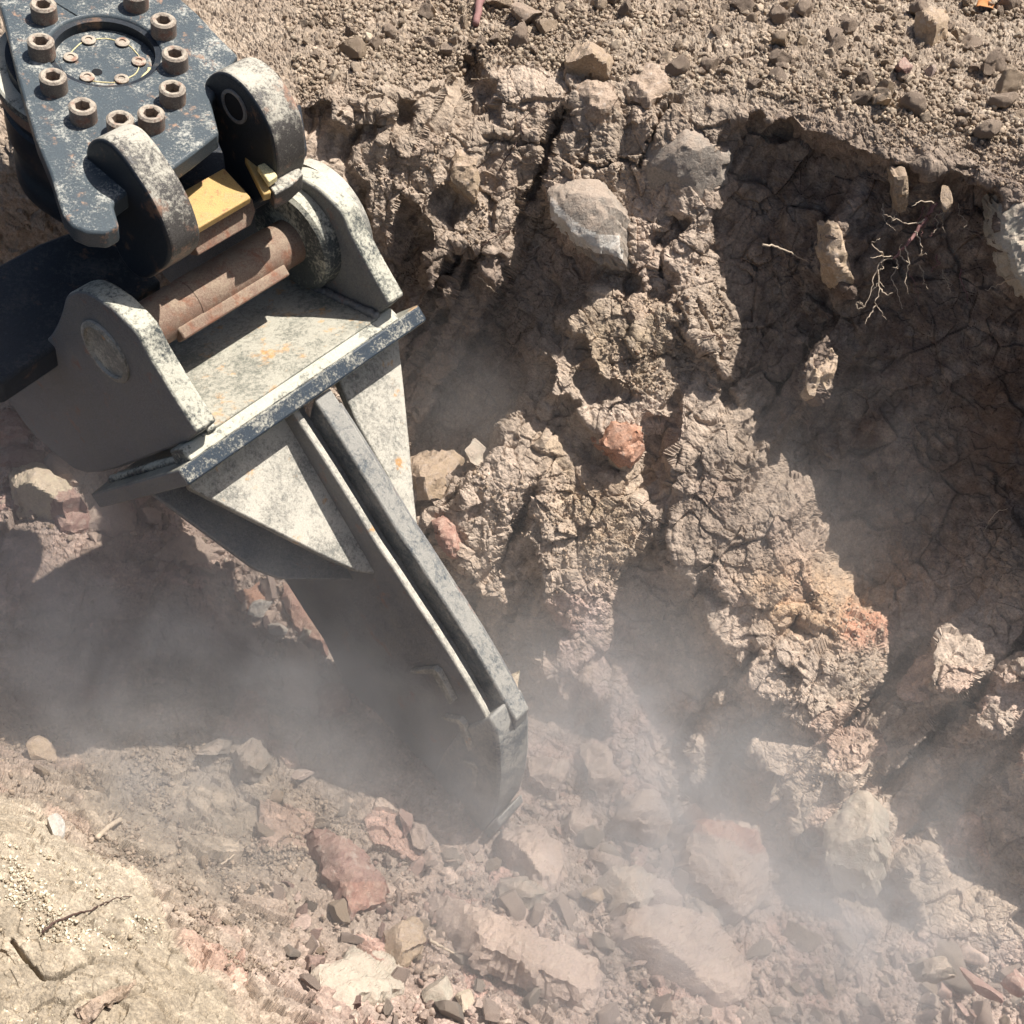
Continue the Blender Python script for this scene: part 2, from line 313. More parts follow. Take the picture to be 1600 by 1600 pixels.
nearb = .009 * fbm(P3, .12, 4, 60, .5) + .007 * bt + .004 * at - .002 * crb * (av > .4) + .0040 * (.5 - c1) * (cv > .4) * np.clip(.6 + vnoise(P3, .05, 63), 0, 1) + .0022 * ct + .0016 * (.5 - d1) + .0008 * fbm(P3, .006, 3, 61, .7, True) + .010 * np.clip(vnoise(P3, .07, 62) - .3, 0, 1)
disp = disp + Nn * nearb
# cracks of the near bank
def seg_dist(x, y, pts):
    d = np.full(len(x), 1e9)
    for (ax, ay), (bx, by) in zip(pts[:-1], pts[1:]):
        t = np.clip(((x - ax) * (bx - ax) + (y - ay) * (by - ay)) / ((bx - ax)**2 + (by - ay)**2), 0, 1)
        d = np.minimum(d, np.hypot(x - ax - t * (bx - ax), y - ay - t * (by - ay)))
    return d
wob = vnoise(P3, .010, 70) * 4 + vnoise(P3, .004, 71) * 2.5
for pts, wd, dp in [([(18,1470),(45,1505),(62,1525),(85,1535),(108,1520),(125,1508),(143,1502)], 2.6, .03), ([(95,1597),(130,1560),(152,1570),(190,1563),(240,1548)], 1.6, .008),
                    ([(245,1545),(290,1552),(330,1550)], 1.4, .006), ([(400,500),(401,501)], 1, 0)]:
    dd = seg_dist(fx + wob, fy + wob, pts); disp -= dp * np.exp(-(dd / wd) ** 2) * (dd < 30)
for pts, wd, dp in [([(1000,262),(1012,235),(1022,205),(1030,180),(1050,165)], 3.2, .02), ([(978,155),(1000,160),(1030,158),(1060,155)], 3, .015), ([(760,215),(800,222),(845,224)], 4, .02),
                    ([(905,250),(930,262),(965,250),(990,255)], 3.5, .015), ([(1128,560),(1118,520),(1090,480),(1085,465)], 2.4, .015)]:
    dd = seg_dist(fx + wob, fy + wob, pts); disp -= dp * np.exp(-(dd / wd) ** 2) * (dd < 30)
Pd = Pg + N0 * disp.reshape(GH, GW)[..., None]
# colour of the ground
def lerp(a, b, t): return a * (1 - t[:, None]) + b * t[:, None]
n1 = vnoise(P3, .22, 80); n2 = vnoise(P3, .06, 81); n3 = vnoise(P3, .02, 82)
cw = lerp(np.tile([.31, .238, .175], (len(fx), 1)), np.array([.39, .30, .23]), np.clip(.5 + n1, 0, 1))
cf = lerp(np.tile([.28, .212, .17], (len(fx), 1)), np.array([.36, .26, .21]), np.clip(.5 + n2, 0, 1))
cf = lerp(cf, np.array([.25, .197, .145]), np.clip(1.3 - np.hypot((fx - 250) / 420, (fy - 1300) / 260), 0, 1))
cb = lerp(np.tile([.27, .205, .15], (len(fx), 1)), np.array([.35, .275, .205]), np.clip(.4 + n2 * .8, 0, 1))
cn = lerp(np.tile([.285, .228, .16], (len(fx), 1)), np.array([.335, .275, .20]), np.clip(.5 + n1 + .5 * n2, 0, 1))
clr = Ww[:, None] * cw + F_[:, None] * cf + B_[:, None] * cb + Nn[:, None] * cn
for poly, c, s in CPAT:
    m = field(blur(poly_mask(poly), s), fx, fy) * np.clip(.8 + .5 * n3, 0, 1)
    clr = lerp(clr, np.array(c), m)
stone = (bv > .72) * (b1 < .42) * rk; clr = clr * (1 + .35 * stone[:, None])
lum = clr @ np.array([.3, .6, .1]); clr = clr * .85 + lum[:, None] * np.array([1.03, 1.0, .95]) * .15
clr *= (1 + .22 * (cv - .5) + .30 * (dv - .5) * (dv > .5) + .12 * n3 + .22 * (av - .5) * rk)[:, None]
redd = np.clip((av - .8) * 6, 0, 1) * rk; clr = clr * (1 - redd[:, None] * np.array([.0, .16, .17]))
TREE_OK = True

def principled(name, rough=.9):
    m = bpy.data.materials.new(name); m.use_nodes = True; n = m.node_tree; b = n.nodes['Principled BSDF']
    b.inputs['Roughness'].default_value = rough; b.inputs['Specular IOR Level'].default_value = .25
    return m, n, b
def nd(n, t, **k):
    x = n.nodes.new(t)
    for a, v in k.items(): setattr(x, a, v)
    return x
def noise_node(n, scale, detail=4, rough=.6, vec=None):
    x = nd(n, 'ShaderNodeTexNoise'); x.inputs['Scale'].default_value = scale; x.inputs['Detail'].default_value = detail; x.inputs['Roughness'].default_value = rough
    if vec is not None: n.links.new(vec, x.inputs['Vector'])
    return x
def ramp(n, src, stops, interp='LINEAR'):
    r = nd(n, 'ShaderNodeValToRGB'); r.color_ramp.interpolation = interp
    e = r.color_ramp.elements
    while len(e) < len(stops): e.new(.5)
    for k, (p, c) in enumerate(stops): e[k].position = p; e[k].color = (*c, 1) if len(c) == 3 else c
    n.links.new(src, r.inputs[0]); return r
def mixc(n, a, b, fac, mode='MIX'):
    x = nd(n, 'ShaderNodeMix', data_type='RGBA', blend_type=mode)
    for s, v in ((x.inputs[6], a), (x.inputs[7], b), (x.inputs[0], fac)):
        if hasattr(v, 'is_linked') or hasattr(v, 'links'): n.links.new(v, s)
        elif isinstance(v, (int, float)): s.default_value = v
        else: s.default_value = (*v, 1)
    return x.outputs[2]
m_ground, n, b = principled('earth', .95)
at_ = nd(n, 'ShaderNodeAttribute', attribute_name='soil')
geo = nd(n, 'ShaderNodeNewGeometry')
nz = noise_node(n, 230, 5, .7, geo.outputs['Position']); nz2 = noise_node(n, 34, 5, .65, geo.outputs['Position'])
r1 = ramp(n, nz.outputs[0], [(.25, (.55, .55, .55)), (.5, (1, 1, 1)), (.75, (1.5, 1.47, 1.4))])
r2 = ramp(n, nz2.outputs[0], [(.3, (.78, .76, .74)), (.7, (1.2, 1.2, 1.2))])
c = mixc(n, at_.outputs[0], r1.outputs[0], 1.0, 'MULTIPLY'); c = mixc(n, c, r2.outputs[0], 1.0, 'MULTIPLY')
n.links.new(c, b.inputs['Base Color'])
bp = nd(n, 'ShaderNodeBump'); bp.inputs['Strength'].default_value = .55; bp.inputs['Distance'].default_value = .0025
n.links.new(nz.outputs[0], bp.inputs['Height']); n.links.new(bp.outputs[0], b.inputs['Normal'])

# faces split by kind of ground
zone = np.argmax(np.stack([Ww, F_, B_, Nn]), 0).reshape(GH, GW)[:-1, :-1]
idx = np.arange(GH * GW).reshape(GH, GW)
quads = np.stack([idx[:-1, :-1], idx[1:, :-1], idx[1:, 1:], idx[:-1, 1:]], 2)
def build_zone(name, sel):
    q = quads[sel]; u, inv = np.unique(q, return_inverse=True); inv = inv.reshape(-1, 4)
    me = bpy.data.meshes.new(name)
    me.vertices.add(len(u)); me.vertices.foreach_set('co', Pd.reshape(-1, 3)[u].astype(np.float32).ravel())
    me.loops.add(len(inv) * 4); me.loops.foreach_set('vertex_index', inv.ravel().astype(np.int32))
    me.polygons.add(len(inv)); me.polygons.foreach_set('loop_start', np.arange(0, len(inv) * 4, 4, dtype=np.int32))
    me.polygons.foreach_set('use_smooth', np.zeros(len(inv), bool))
    me.update(calc_edges=True)
    ca = me.color_attributes.new('soil', 'FLOAT_COLOR', 'POINT')
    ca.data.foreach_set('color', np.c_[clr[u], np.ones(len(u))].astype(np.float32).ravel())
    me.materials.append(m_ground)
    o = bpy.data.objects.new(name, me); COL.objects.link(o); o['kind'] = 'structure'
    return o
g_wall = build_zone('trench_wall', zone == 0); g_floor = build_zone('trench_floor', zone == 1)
g_far = build_zone('far_bank_ground', zone == 2); g_near = build_zone('near_bank_ground', zone == 3)
# the land beyond what the hole shows, all the way round
DD = D
def ground_t(x, y):
    """depth of the displaced ground at a pixel"""
    return float(bil(DDISP, np.interp([x], GX, np.arange(GW)), np.interp([y], GY, np.arange(GH)))[0])
DDISP = (Pd - CAM) @ FW
def gnormal(x, y):
    i = int(np.interp(x, GX, np.arange(GW))); j = int(np.interp(y, GY, np.arange(GH))); return N0[min(max(j, 0), GH - 1), min(max(i, 0), GW - 1)]
# ---------------------------------------------------------------- steel
def steel(name, paint, dust, rust, dustlo, dusthi, rustamt=.12, scale=1.0, streak=False, rough=.55, metal=.0):
    m, n, b = principled(name, rough)
    tc = nd(n, 'ShaderNodeTexCoord'); ob = tc.outputs['Object']
    geo = nd(n, 'ShaderNodeNewGeometry')
    a = noise_node(n, 150 * scale, 8, .78, ob); a2 = noise_node(n, 16 * scale, 5, .6, ob); a3 = noise_node(n, 520 * scale, 3, .6, ob)
    # dust lies where the steel looks up
    sep = nd(n, 'ShaderNodeSeparateXYZ'); n.links.new(geo.outputs['Normal'], sep.inputs[0])
    ma = nd(n, 'ShaderNodeMath', operation='MULTIPLY_ADD'); n.links.new(a.outputs[0], ma.inputs[0]); ma.inputs[1].default_value = .85
    mb_ = nd(n, 'ShaderNodeMath', operation='MULTIPLY_ADD'); n.links.new(a2.outputs[0], mb_.inputs[0]); mb_.inputs[1].default_value = .6
    mc = nd(n, 'ShaderNodeMath', operation='MULTIPLY_ADD'); n.links.new(sep.outputs[2], mc.inputs[0]); mc.inputs[1].default_value = .16; mc.inputs[2].default_value = -.10
    n.links.new(mc.outputs[0], mb_.inputs[2]); n.links.new(mb_.outputs[0], ma.inputs[2])
    dr = ramp(n, ma.outputs[0], [(dustlo, (0, 0, 0)), (dusthi, (1, 1, 1))])
    pc = ramp(n, a3.outputs[0], [(.3, tuple(.6 * x for x in paint)), (.7, tuple(1.5 * x for x in paint))])
    dc = ramp(n, a3.outputs[0], [(.3, tuple(.72 * x for x in dust)), (.7, dust)])
    c = mixc(n, pc.outputs[0], dc.outputs[0], dr.outputs[0])
    rn = noise_node(n, 22 * scale, 7, .72, ob)
    rr = ramp(n, rn.outputs[0], [(.62 - rustamt, (0, 0, 0)), (.70 - rustamt * .6, (1, 1, 1))])
    rc = ramp(n, a.outputs[0], [(.35, rust), (.65, tuple(min(1, 1.8 * x) for x in rust))])
    c = mixc(n, c, rc.outputs[0], rr.outputs[0]) if rustamt > 0 else c
    n.links.new(c, b.inputs['Base Color'])
    rg = nd(n, 'ShaderNodeMapRange'); n.links.new(dr.outputs[0], rg.inputs[0]); rg.inputs[3].default_value = rough - .12; rg.inputs[4].default_value = .95
    n.links.new(rg.outputs[0], b.inputs['Roughness']); b.inputs['Metallic'].default_value = metal
    bp = nd(n, 'ShaderNodeBump'); bp.inputs['Strength'].default_value = .5; bp.inputs['Distance'].default_value = .0012
    ad = nd(n, 'ShaderNodeMath', operation='ADD'); n.links.new(a.outputs[0], ad.inputs[0]); n.links.new(dr.outputs[0], ad.inputs[1])
    n.links.new(ad.outputs[0], bp.inputs['Height']); n.links.new(bp.outputs[0], b.inputs['Normal'])
    return m
SLATE = (.030, .044, .054); CREAM = (.50, .47, .38); RUST = (.17, .075, .04)
m_dusty = steel('dust_covered_steel', (.17, .165, .145), (.56, .515, .43), (.34, .19, .08), .56, .76, .01)
m_deck = steel('dusty_deck_steel', (.16, .16, .13), (.45, .42, .34), (.34, .20, .09), .66, .82, .055)
m_edge = steel('scuffed_edge_paint', (.030, .040, .052), (.50, .47, .39), RUST, .74, .88, 0, 1.6)
m_ear = steel('dusty_ear_steel', (.06, .066, .064), (.55, .52, .42), (.2, .12, .08), .62, .76, 0)
m_side = steel('worn_dark_steel', (.135, .134, .135), (.29, .275, .245), (.16, .10, .08), .56, .84, .03)
m_shank = steel('bare_shank_steel', (.085, .098, .106), (.38, .36, .32), RUST, .55, .72, 0, 1.0, rough=.42, metal=.2)
m_paint = steel('slate_blue_paint', (.066, .079, .087), (.46, .45, .40), (.24, .15, .10), .80, .91, .035, 1.7, rough=.45)
m_lug = steel('dusty_lug_steel', (.075, .068, .062), (.50, .46, .38), (.22, .13, .09), .66, .80, .07)
m_rust = steel('rusty_pin_steel', (.20, .125, .09), (.37, .28, .20), (.17, .08, .05), .62, .84, .10, 1.6)
m_bolt = steel('rusty_bolt_steel', (.17, .13, .105), (.46, .39, .31), (.19, .10, .07), .58, .78, .10, 2)
m_yel = steel('yellow_paint', (.46, .30, .115), (.52, .42, .25), (.24, .11, .06), .80, 1.0, .06, 3.0)
m_yel2 = steel('pale_yellow_paint', (.62, .52, .28), (.6, .5, .3), (.28, .13, .06), .8, 1.0, .0, 1.0)
m_dark = steel('dark_paint_and_shade', (.020, .024, .030), (.12, .11, .10), (.10, .06, .04), .80, 1.0, .03)  # dark drum paint; also colours in shade on lugs, body and housing
m_black, _n, _b = principled('hole_shade_black', .9); _b.inputs['Base Color'].default_value = (.012, .012, .014, 1)  # flat black that stands in for the shade inside holes

# ---------------------------------------------------------------- tool frame
TP = np.array([.6492257, .76059582, 0.]); TQ = np.array([TP[1], -TP[0], 0.]); TZ = np.array([0, 0, 1.])
TO = pt(515, 640, 2.0)
TILT = math.radians(40)
TF = math.cos(TILT) * TQ + math.sin(TILT) * TZ         # the way the shank's front edge looks
TU = -math.sin(TILT) * TQ + math.cos(TILT) * TZ        # up out of the base plate
def W(p, q, z): return TO + TP * p + TQ * q + TZ * z
def Wf(p, f, u): return TO + TP * p + TF * f + TU * u
def onplane(x, y, P0, nrm):
    d = ray(x, y); return CAM + d * float(((P0 - CAM) @ nrm) / (d @ nrm))
def onP(x, y, p):                                      # (q, z) of the pixel on the plane p = const
    v = onplane(x, y, TO + TP * p, TP) - TO; return float(v @ TQ), float(v[2])

def finish(o, bev=.003, seg=2, smooth_angle=40):
    if bev:
        b = o.modifiers.new('bevel', 'BEVEL'); b.width = bev; b.segments = seg; b.limit_method = 'ANGLE'; b.angle_limit = math.radians(35)
    me = o.data; me.polygons.foreach_set('use_smooth', [True] * len(me.polygons))
    try: me.set_sharp_from_angle(angle=math.radians(smooth_angle))
    except Exception: pass
    return o
def ploc(o):
    v = Vector((0, 0, 0))
    while o is not None: v = v + o.location; o = o.parent
    return np.array(v)
def prism(name, ring0, ring1, mat, parent, bev=.003, seg=2, local=None):
    n = len(ring0); V = list(ring0) + list(ring1)
    V = [v - ploc(parent) for v in V] if parent else V
    F = [list(range(n))[::-1], list(range(n, 2 * n))] + [[k, (k + 1) % n, n + (k + 1) % n, n + k] for k in range(n)]
    o = mesh_obj(name, V, F, mat, parent)
    bm = bmesh.new(); bm.from_mesh(o.data); bmesh.ops.recalc_face_normals(bm, faces=bm.faces); bm.to_mesh(o.data); bm.free()
    return finish(o, bev, seg)
def plate_p(name, qz, p0, p1, mat, parent, bev=.003, seg=2):
    return prism(name, [W(p0, q, z) for q, z in qz], [W(p1, q, z) for q, z in qz], mat, parent, bev, seg)
def box_ax(name, o, ax, half, mat, parent, bev=.003):
    a, b, c = [np.array(v) * h for v, h in zip(ax, half)]
    return prism(name, [o - a - b - c, o + a - b - c, o + a + b - c, o - a + b - c], [o - a - b + c, o + a - b + c, o + a + b + c, o - a + b + c], mat, parent, bev)
def lathe(name, o, axis, prof, mat, parent, seg=48, bev=0, xdir=None):
    """prof: (radius, height along axis)"""
    axis = np.array(axis) / np.linalg.norm(axis); x = np.cross(axis, [0.3, .1, .9]) if xdir is None else np.array(xdir); x = x - axis * (x @ axis); x /= np.linalg.norm(x); y = np.cross(axis, x)
    V = []; F = []
    for r, h in prof:
        for k in range(seg):
            t = 2 * math.pi * k / seg; V.append(o + axis * h + (x * math.cos(t) + y * math.sin(t)) * max(r, 1e-5) - (ploc(parent) if parent else 0))
    for i in range(len(prof) - 1):
        for k in range(seg): F.append([i * seg + k, i * seg + (k + 1) % seg, (i + 1) * seg + (k + 1) % seg, (i + 1) * seg + k])
    F.append(list(range(seg))[::-1]); F.append([(len(prof) - 1) * seg + k for k in range(seg)])
    ob = mesh_obj(name, V, F, mat, parent)
    bm = bmesh.new(); bm.from_mesh(ob.data); bmesh.ops.recalc_face_normals(bm, faces=bm.faces); bm.to_mesh(ob.data); bm.free()
    return finish(ob, bev)
def smooth_ring(pts, it=2):
    for _ in range(it):
        q = []
        for a, b in zip(pts, pts[1:] + pts[:1]):
            a = np.array(a, float); b = np.array(b, float); q += [tuple(a * .75 + b * .25), tuple(a * .25 + b * .75)]
        pts = q
    return pts
def dense(pts, flags=None): return pts

def tube(name, pts, rad, mat, parent, seg=8, taper=None):
    pts = [np.array(p, float) for p in pts]; V = []; F = []; loc = ploc(parent) if parent else np.zeros(3)
    up = np.array([.31, .2, .93])
    for i, p in enumerate(pts):
        d = pts[min(i + 1, len(pts) - 1)] - pts[max(i - 1, 0)]; d /= np.linalg.norm(d) + 1e-9
        a = np.cross(d, up); a /= np.linalg.norm(a) + 1e-9; b2_ = np.cross(d, a); r = rad * (taper[i] if taper is not None else 1)
        for k in range(seg):
            t = 2 * math.pi * k / seg; V.append(p + (a * math.cos(t) + b2_ * math.sin(t)) * r - loc)
    for i in range(len(pts) - 1):
        for k in range(seg): F.append([i * seg + k, i * seg + (k + 1) % seg, (i + 1) * seg + (k + 1) % seg, (i + 1) * seg + k])
    F.append(list(range(seg))[::-1]); F.append([(len(pts) - 1) * seg + k for k in range(seg)])
    return mesh_obj(name, V, F, mat, parent, smooth=True)
WELDS = []
# ---------------------------------------------------------------- ripper attachment
rip = empty('ripper_attachment', W(0, .25, -1.0))
tag(rip, 'dusty grey steel ripper attachment hanging from the coupler, its curved shank down in the trench', 'ripper')
# base plate, seen from above between the ears; its thick scuffed front edge runs across the picture
def bedge(x, y): return onplane(x, y, Wf(0, 0, .02), TU)
u0 = .027; th = .029; PL, PR_ = -.262, .252
ring = [(PL, 0), (PR_ - .012, 0), (PR_, -.012), (PR_, -.30), (.16, -.44), (-.20, -.44), (PL, -.40)]
bp_ = prism('base_plate', [Wf(p, f, u0) for p, f in ring], [Wf(p, f, u0 + th) for p, f in ring], m_deck, rip, .004)
bp_.data.materials.append(m_edge)
for f in bp_.data.polygons:
    if f.normal.dot(Vector(TF)) > .7: f.material_index = 1
bp_.data.materials.append(m_side)
for f in bp_.data.polygons:
    if f.normal.dot(Vector(TP)) < -.5: f.material_index = 2
# deck: nearly level plate between the ears
dk0 = TQ * -.0527 + TZ * .055; dkd = np.array(TQ * -.209 + TZ * -.019); dkd /= np.linalg.norm(dkd); dkn = np.cross(TP, dkd); dkn *= np.sign(dkn[2])
def DK(p, s, h=0): return TO + TP * p + dk0 + dkd * s + dkn * h
prism('deck_plate', [DK(-.199, .0), DK(.167, .0), DK(.167, .36), DK(-.199, .36)], [DK(-.199, .0, -.018), DK(.167, .0, -.018), DK(.167, .36, -.018), DK(-.199, .36, -.018)], m_deck, rip, .002)
sec = [(0.0, .0545), (-.004, .068), (-.010, .0785), (-.05, .080), (-.06, .054)]
prism('weld_fillet', [Wf(-.238, f, u) for f, u in sec], [Wf(.20, f, u) for f, u in sec], m_ear, rip, .003)
# ears
EO = [(312,684),(296,660),(281,637),(265,612),(250,587),(231,556),(216,525),(202,509),(187,494),(175,482),(162,473),(148,463),(134,456),(126,454),(119,454),(110,457),(103,462),(100,469),(98,478),(95,489),(91,500),(84,515),(75,528),(68,533),(59,537),(47,543),(34,547),(17,549),(0,550),(-14,554),(-24,566),(-22,582),(0,606),(22,640),(47,675),(85,710),(125,741),(170,738),(240,712)]
EOF = smooth_ring([onP(x, y, -.222) for x, y in EO], 1)
ear = plate_p('ear', EOF, -.222, -.184, m_ear, rip, .005)
ear.data.materials.append(m_side)
for f in ear.data.polygons:
    if abs(f.normal.dot(Vector(TP))) > .9: f.material_index = 1
ear2 = plate_p('ear', EOF, .172, .208, m_ear, rip, .005)
tag(ear2, 'right ear with a rounded doubler plate welded outside')
ear2.data.materials.append(m_side)
for f in ear2.data.polygons:
    if abs(f.normal.dot(Vector(TP))) > .9: f.material_index = 1
pq, pz = onP(166, 549, -.222)
def PIN(p): return W(p, pq, pz)
lathe('pin_collar', PIN(-.222), -TP, [(.052, -.002), (.052, .004), (.047, .0065), (.043, .0065), (.043, .001), (0, .001)], m_dusty, ear, 48)
lathe('ear_boss', PIN(.172), -TP, [(.088, 0), (.088, .024), (.082, .030), (.04, .030), (0, .030)], m_ear, ear2, 56)
lathe('doubler', PIN(.208), TP, [(.105, 0), (.105, .020), (.099, .026), (0, .026)], m_dusty, ear2, 56)
lathe('attachment_pin', PIN(-.19), TP, [(.0375, 0), (.0375, .120), (.0385, .121), (.0385, .300), (.0375, .301), (.0375, .345)], m_rust, rip, 56)
# second, flat locking bar below the pin
def on_f(x, y, f): return onplane(x, y, Wf(0, f, 0), TF)
pb0, pb1 = -.12, .095; bq, bz = onP(278, 524, pb0)
LB = lambda p, a, c: W(p, bq, bz) + TU * a + TF * c
sec = [(-.012, -.016), (.008, -.017), (.014, -.010), (.014, .010), (.008, .014), (-.012, .013)]
prism('locking_bar', [LB(pb0, a * .9, c * .9) for a, c in sec], [LB(pb1, a * .9, c * .9) for a, c in sec], m_rust, rip, .003)
# shank
SB_ = [(475,668),(500,706),(525,745),(555,793),(590,850),(620,894),(650,940),(680,985),(705,1024),(732,1068),(755,1108),(772,1142),(777,1180),(778,1215),(775,1245),(768,1275),(752,1298),(735,1310),(715,1306),(690,1292),(660,1270),(630,1232),(600,1185),(570,1138),(545,1085),(525,1042),(505,1000),(475,955),(445,908),(410,870)]
PS = -.042
sh = [onP(x, y, PS) for x, y in SB_]
NF = 12
front = sh[:NF]
def offs(c, d):
    out = []
    for k, (q, z) in enumerate(c):
        a = np.array(c[max(k - 1, 0)]); b = np.array(c[min(k + 1, len(c) - 1)]); t = (b - a) / np.linalg.norm(b - a); out.append((q - t[1] * -d * -1 if False else q + (-t[1]) * d, z + t[0] * d))
    return out
# the thick core stands proud of the cheek plates along the front edge
core_front = offs(front, .015)
tq, tz = sh[11]
toe = [onP(x, y, .0) for x, y in ((800,1105),(822,1125),(826,1180),(812,1235),(790,1280),(765,1306))]
core = core_front[:-1] + [(sh[11][0] + .020, sh[11][1] + .01)]
back_in = [(q, z) for q, z in sh[NF:]]
def shift(c, dq, dz): return [(q + dq, z + dz) for q, z in c]
cf0 = np.array(core[0]); cfd = np.array(core[0]) - np.array(core[1]); cfd /= np.linalg.norm(cfd)
core = [tuple(cf0 + cfd * .030)] + core
plate_p('shank', core + [(q + .0, z) for q, z in back_in], -.008, .028, m_shank, rip, .004)
# top end runs up to the base plate
cheekfront = offs(front, -.006); cheekfront = [tuple(np.array(cheekfront[0]) + cfd * .075)] + cheekfront
ck = plate_p('cheek_plate', cheekfront + back_in, PS, PS + .014, m_side, rip, .004)
spf = offs(front, -.032); spf = [tuple(np.array(spf[0]) + cfd * .075)] + spf
plate_p('spacer_plate', spf + back_in, PS + .0135, -.0075, m_side, rip, .002)
ck.data.materials.append(m_dusty)
for f in ck.data.polygons:
    if abs(f.normal.dot(Vector(TP))) < .5 and f.normal.z > 0.05: f.material_index = 1
rib_o = offs(front, .004); rib_i = offs(front, -.012)
plate_p('cheek_plate', offs(front, -.004) + back_in, .028, .042, m_side, rip, .004)
# wrap-round tooth at the lower end
tw = [onP(x, y, PS - .006) for x, y in ((764,1122),(776,1148),(779,1180),(780,1215),(777,1247),(769,1278),(752,1302),(735,1314),(712,1309),(686,1294),(655,1268),(668,1230),(690,1180),(720,1140))]
tn = .074; Rr = [W(PS - .006, q, z) for q, z in tw]; R2 = [W(.034, q + .0 , z + .0) for q, z in tw]
prism('tooth', Rr, R2, m_shank, rip, .006)
tp2 = [onP(x, y, PS) for x, y in ((684,1291),(735,1312),(776,1280),(780,1292),(760,1316),(732,1330),(704,1316))]
prism('tooth_point', [W(PS - .001, q, z) for q, z in tp2], [W(.030, q, z) for q, z in tp2], m_shank, rip, .004)
# gussets: triangular plates leaning from the base plate to the shank
def gus(name, pts, p_in, lab=None):
    # plane through three points: two on the underside of the base plate set back from the front, one low on the shank
    a, b_, c_ = [np.array(v) for v in pts]; nn = np.cross(b_ - a, c_ - a); nn /= np.linalg.norm(nn)
    if nn @ (CAM - a) < 0: nn = -nn
    return a, nn
def flat_on(pxs, P0, nn, thick, name, mat, bev=.003):
    A = [onplane(x, y, P0, nn) for x, y in pxs]
    o = prism(name, A, [v - nn * thick for v in A], mat, rip, bev); return o
qa, za = onP(585, 893, PS)                                    # low point on the cheek plate
lowp = W(PS, qa, za)
SETB = .065
gl = np.cross(TP, (Wf(PS, -SETB, u0) - lowp)); gl /= np.linalg.norm(gl)
if gl @ (CAM - lowp) < 0: gl = -gl
flat_on([(276,712),(474,600),(478,668),(500,706),(533,775),(570,850),(588,897),(560,893),(520,876),(300,765)], lowp, gl, .020, 'gusset', m_dusty)
flat_on([(528,590),(622,520),(631,600),(640,690),(648,780),(653,822),(640,812),(600,735),(560,665)], lowp + gl * .0, gl, .020, 'gusset', m_dusty)
# lower flange under the left gusset
fl = lowp - gl * .085
g2 = flat_on([(236,770),(290,752),(470,820),(600,905),(560,906),(440,905),(400,890)], fl, gl, .016, 'lower_flange', m_side)
# welded wear bars on the cheek plate
for pts in [((640,1049),(676,1046),(684,1052),(708,1098),(702,1102),(674,1055),(642,1053)), ((690,1121),(716,1125),(724,1134),(737,1172),(731,1176),(715,1133),(692,1125)), ((722,1190),(738,1194),(744,1204),(743,1232),(738,1234),(736,1204),(722,1194))]:
    r = [onP(x, y, PS - .012) for x, y in pts]
    plate_p('weld_bead', r, PS - .011, PS + .001, m_dusty, ck, .0015)

# weld seams: lumpy beads where plates meet
def weld(name, a, b, rad, mat, parent, seed=0):
    n_ = max(8, int(np.linalg.norm(b - a) / .004)); r2 = np.random.RandomState(seed); t = np.linspace(0, 1, n_)
    tube(name, [a + (b - a) * k + r2.randn(3) * rad * .10 for k in t], rad, mat, parent, 8, 1 + .16 * np.sin(np.arange(n_) * 1.9) + .10 * r2.randn(n_))
WELDS.append(1)
weld('weld_seam', DK(-.183, .0, .002), DK(-.183, .30, .002), .007, m_ear, rip, 1)
weld('weld_seam', DK(.166, .0, .002), DK(.166, .30, .002), .007, m_side, rip, 2)
ga = onplane(470, 640, lowp, gl); gb = onplane(584, 884, lowp, gl); weld('weld_seam', ga + gl * .001, gb + gl * .001, .005, m_dusty, rip, 3)
ga = Wf(-.258, -.004, u0 - .001); gb = Wf(-.20, -.30, u0 + th + .002)
weld('weld_seam', Wf(-.224, -.02, u0 + th + .003), Wf(-.224, -.38, u0 + th + .003), .007, m_ear, rip, 4)

# ---------------------------------------------------------------- quick coupler with its bolted ring
CN = np.array([.188, 0, 0]) * 0 + RT * .188 + UPV * .543 + (-FW) * .811; CN = CN - TP * (CN @ TP); CN /= np.linalg.norm(CN)
cpl = empty('quick_coupler', pt(170, 120, 1.85))
tag(cpl, 'slate blue quick coupler with a ring of socket bolts and two dusty lugs', 'coupler')
C0 = pt(165, 90, 1.87)
def cp(x, y, h=0.0): return onplane(x, y, C0 + CN * h, CN)
def cring(pxs, h): return [cp(x, y, h) for x, y in pxs]
plpx = [(-20,-60),(6,30),(20,90),(36,150),(55,215),(78,270),(90,310),(98,335),(112,352),(135,362),(165,364),(186,352),(176,318),(200,300),(262,268),(300,240),(342,207),(330,160),(352,110),(372,86),(345,60),(310,22),(285,0),(240,-60)]
top = cring(plpx, 0); 
# plate with a round opening, built as an outer body and an inner collar
CC = cp(163, 78, 0); cr = np.linalg.norm(cp(163 + 88, 78, 0) - CC)
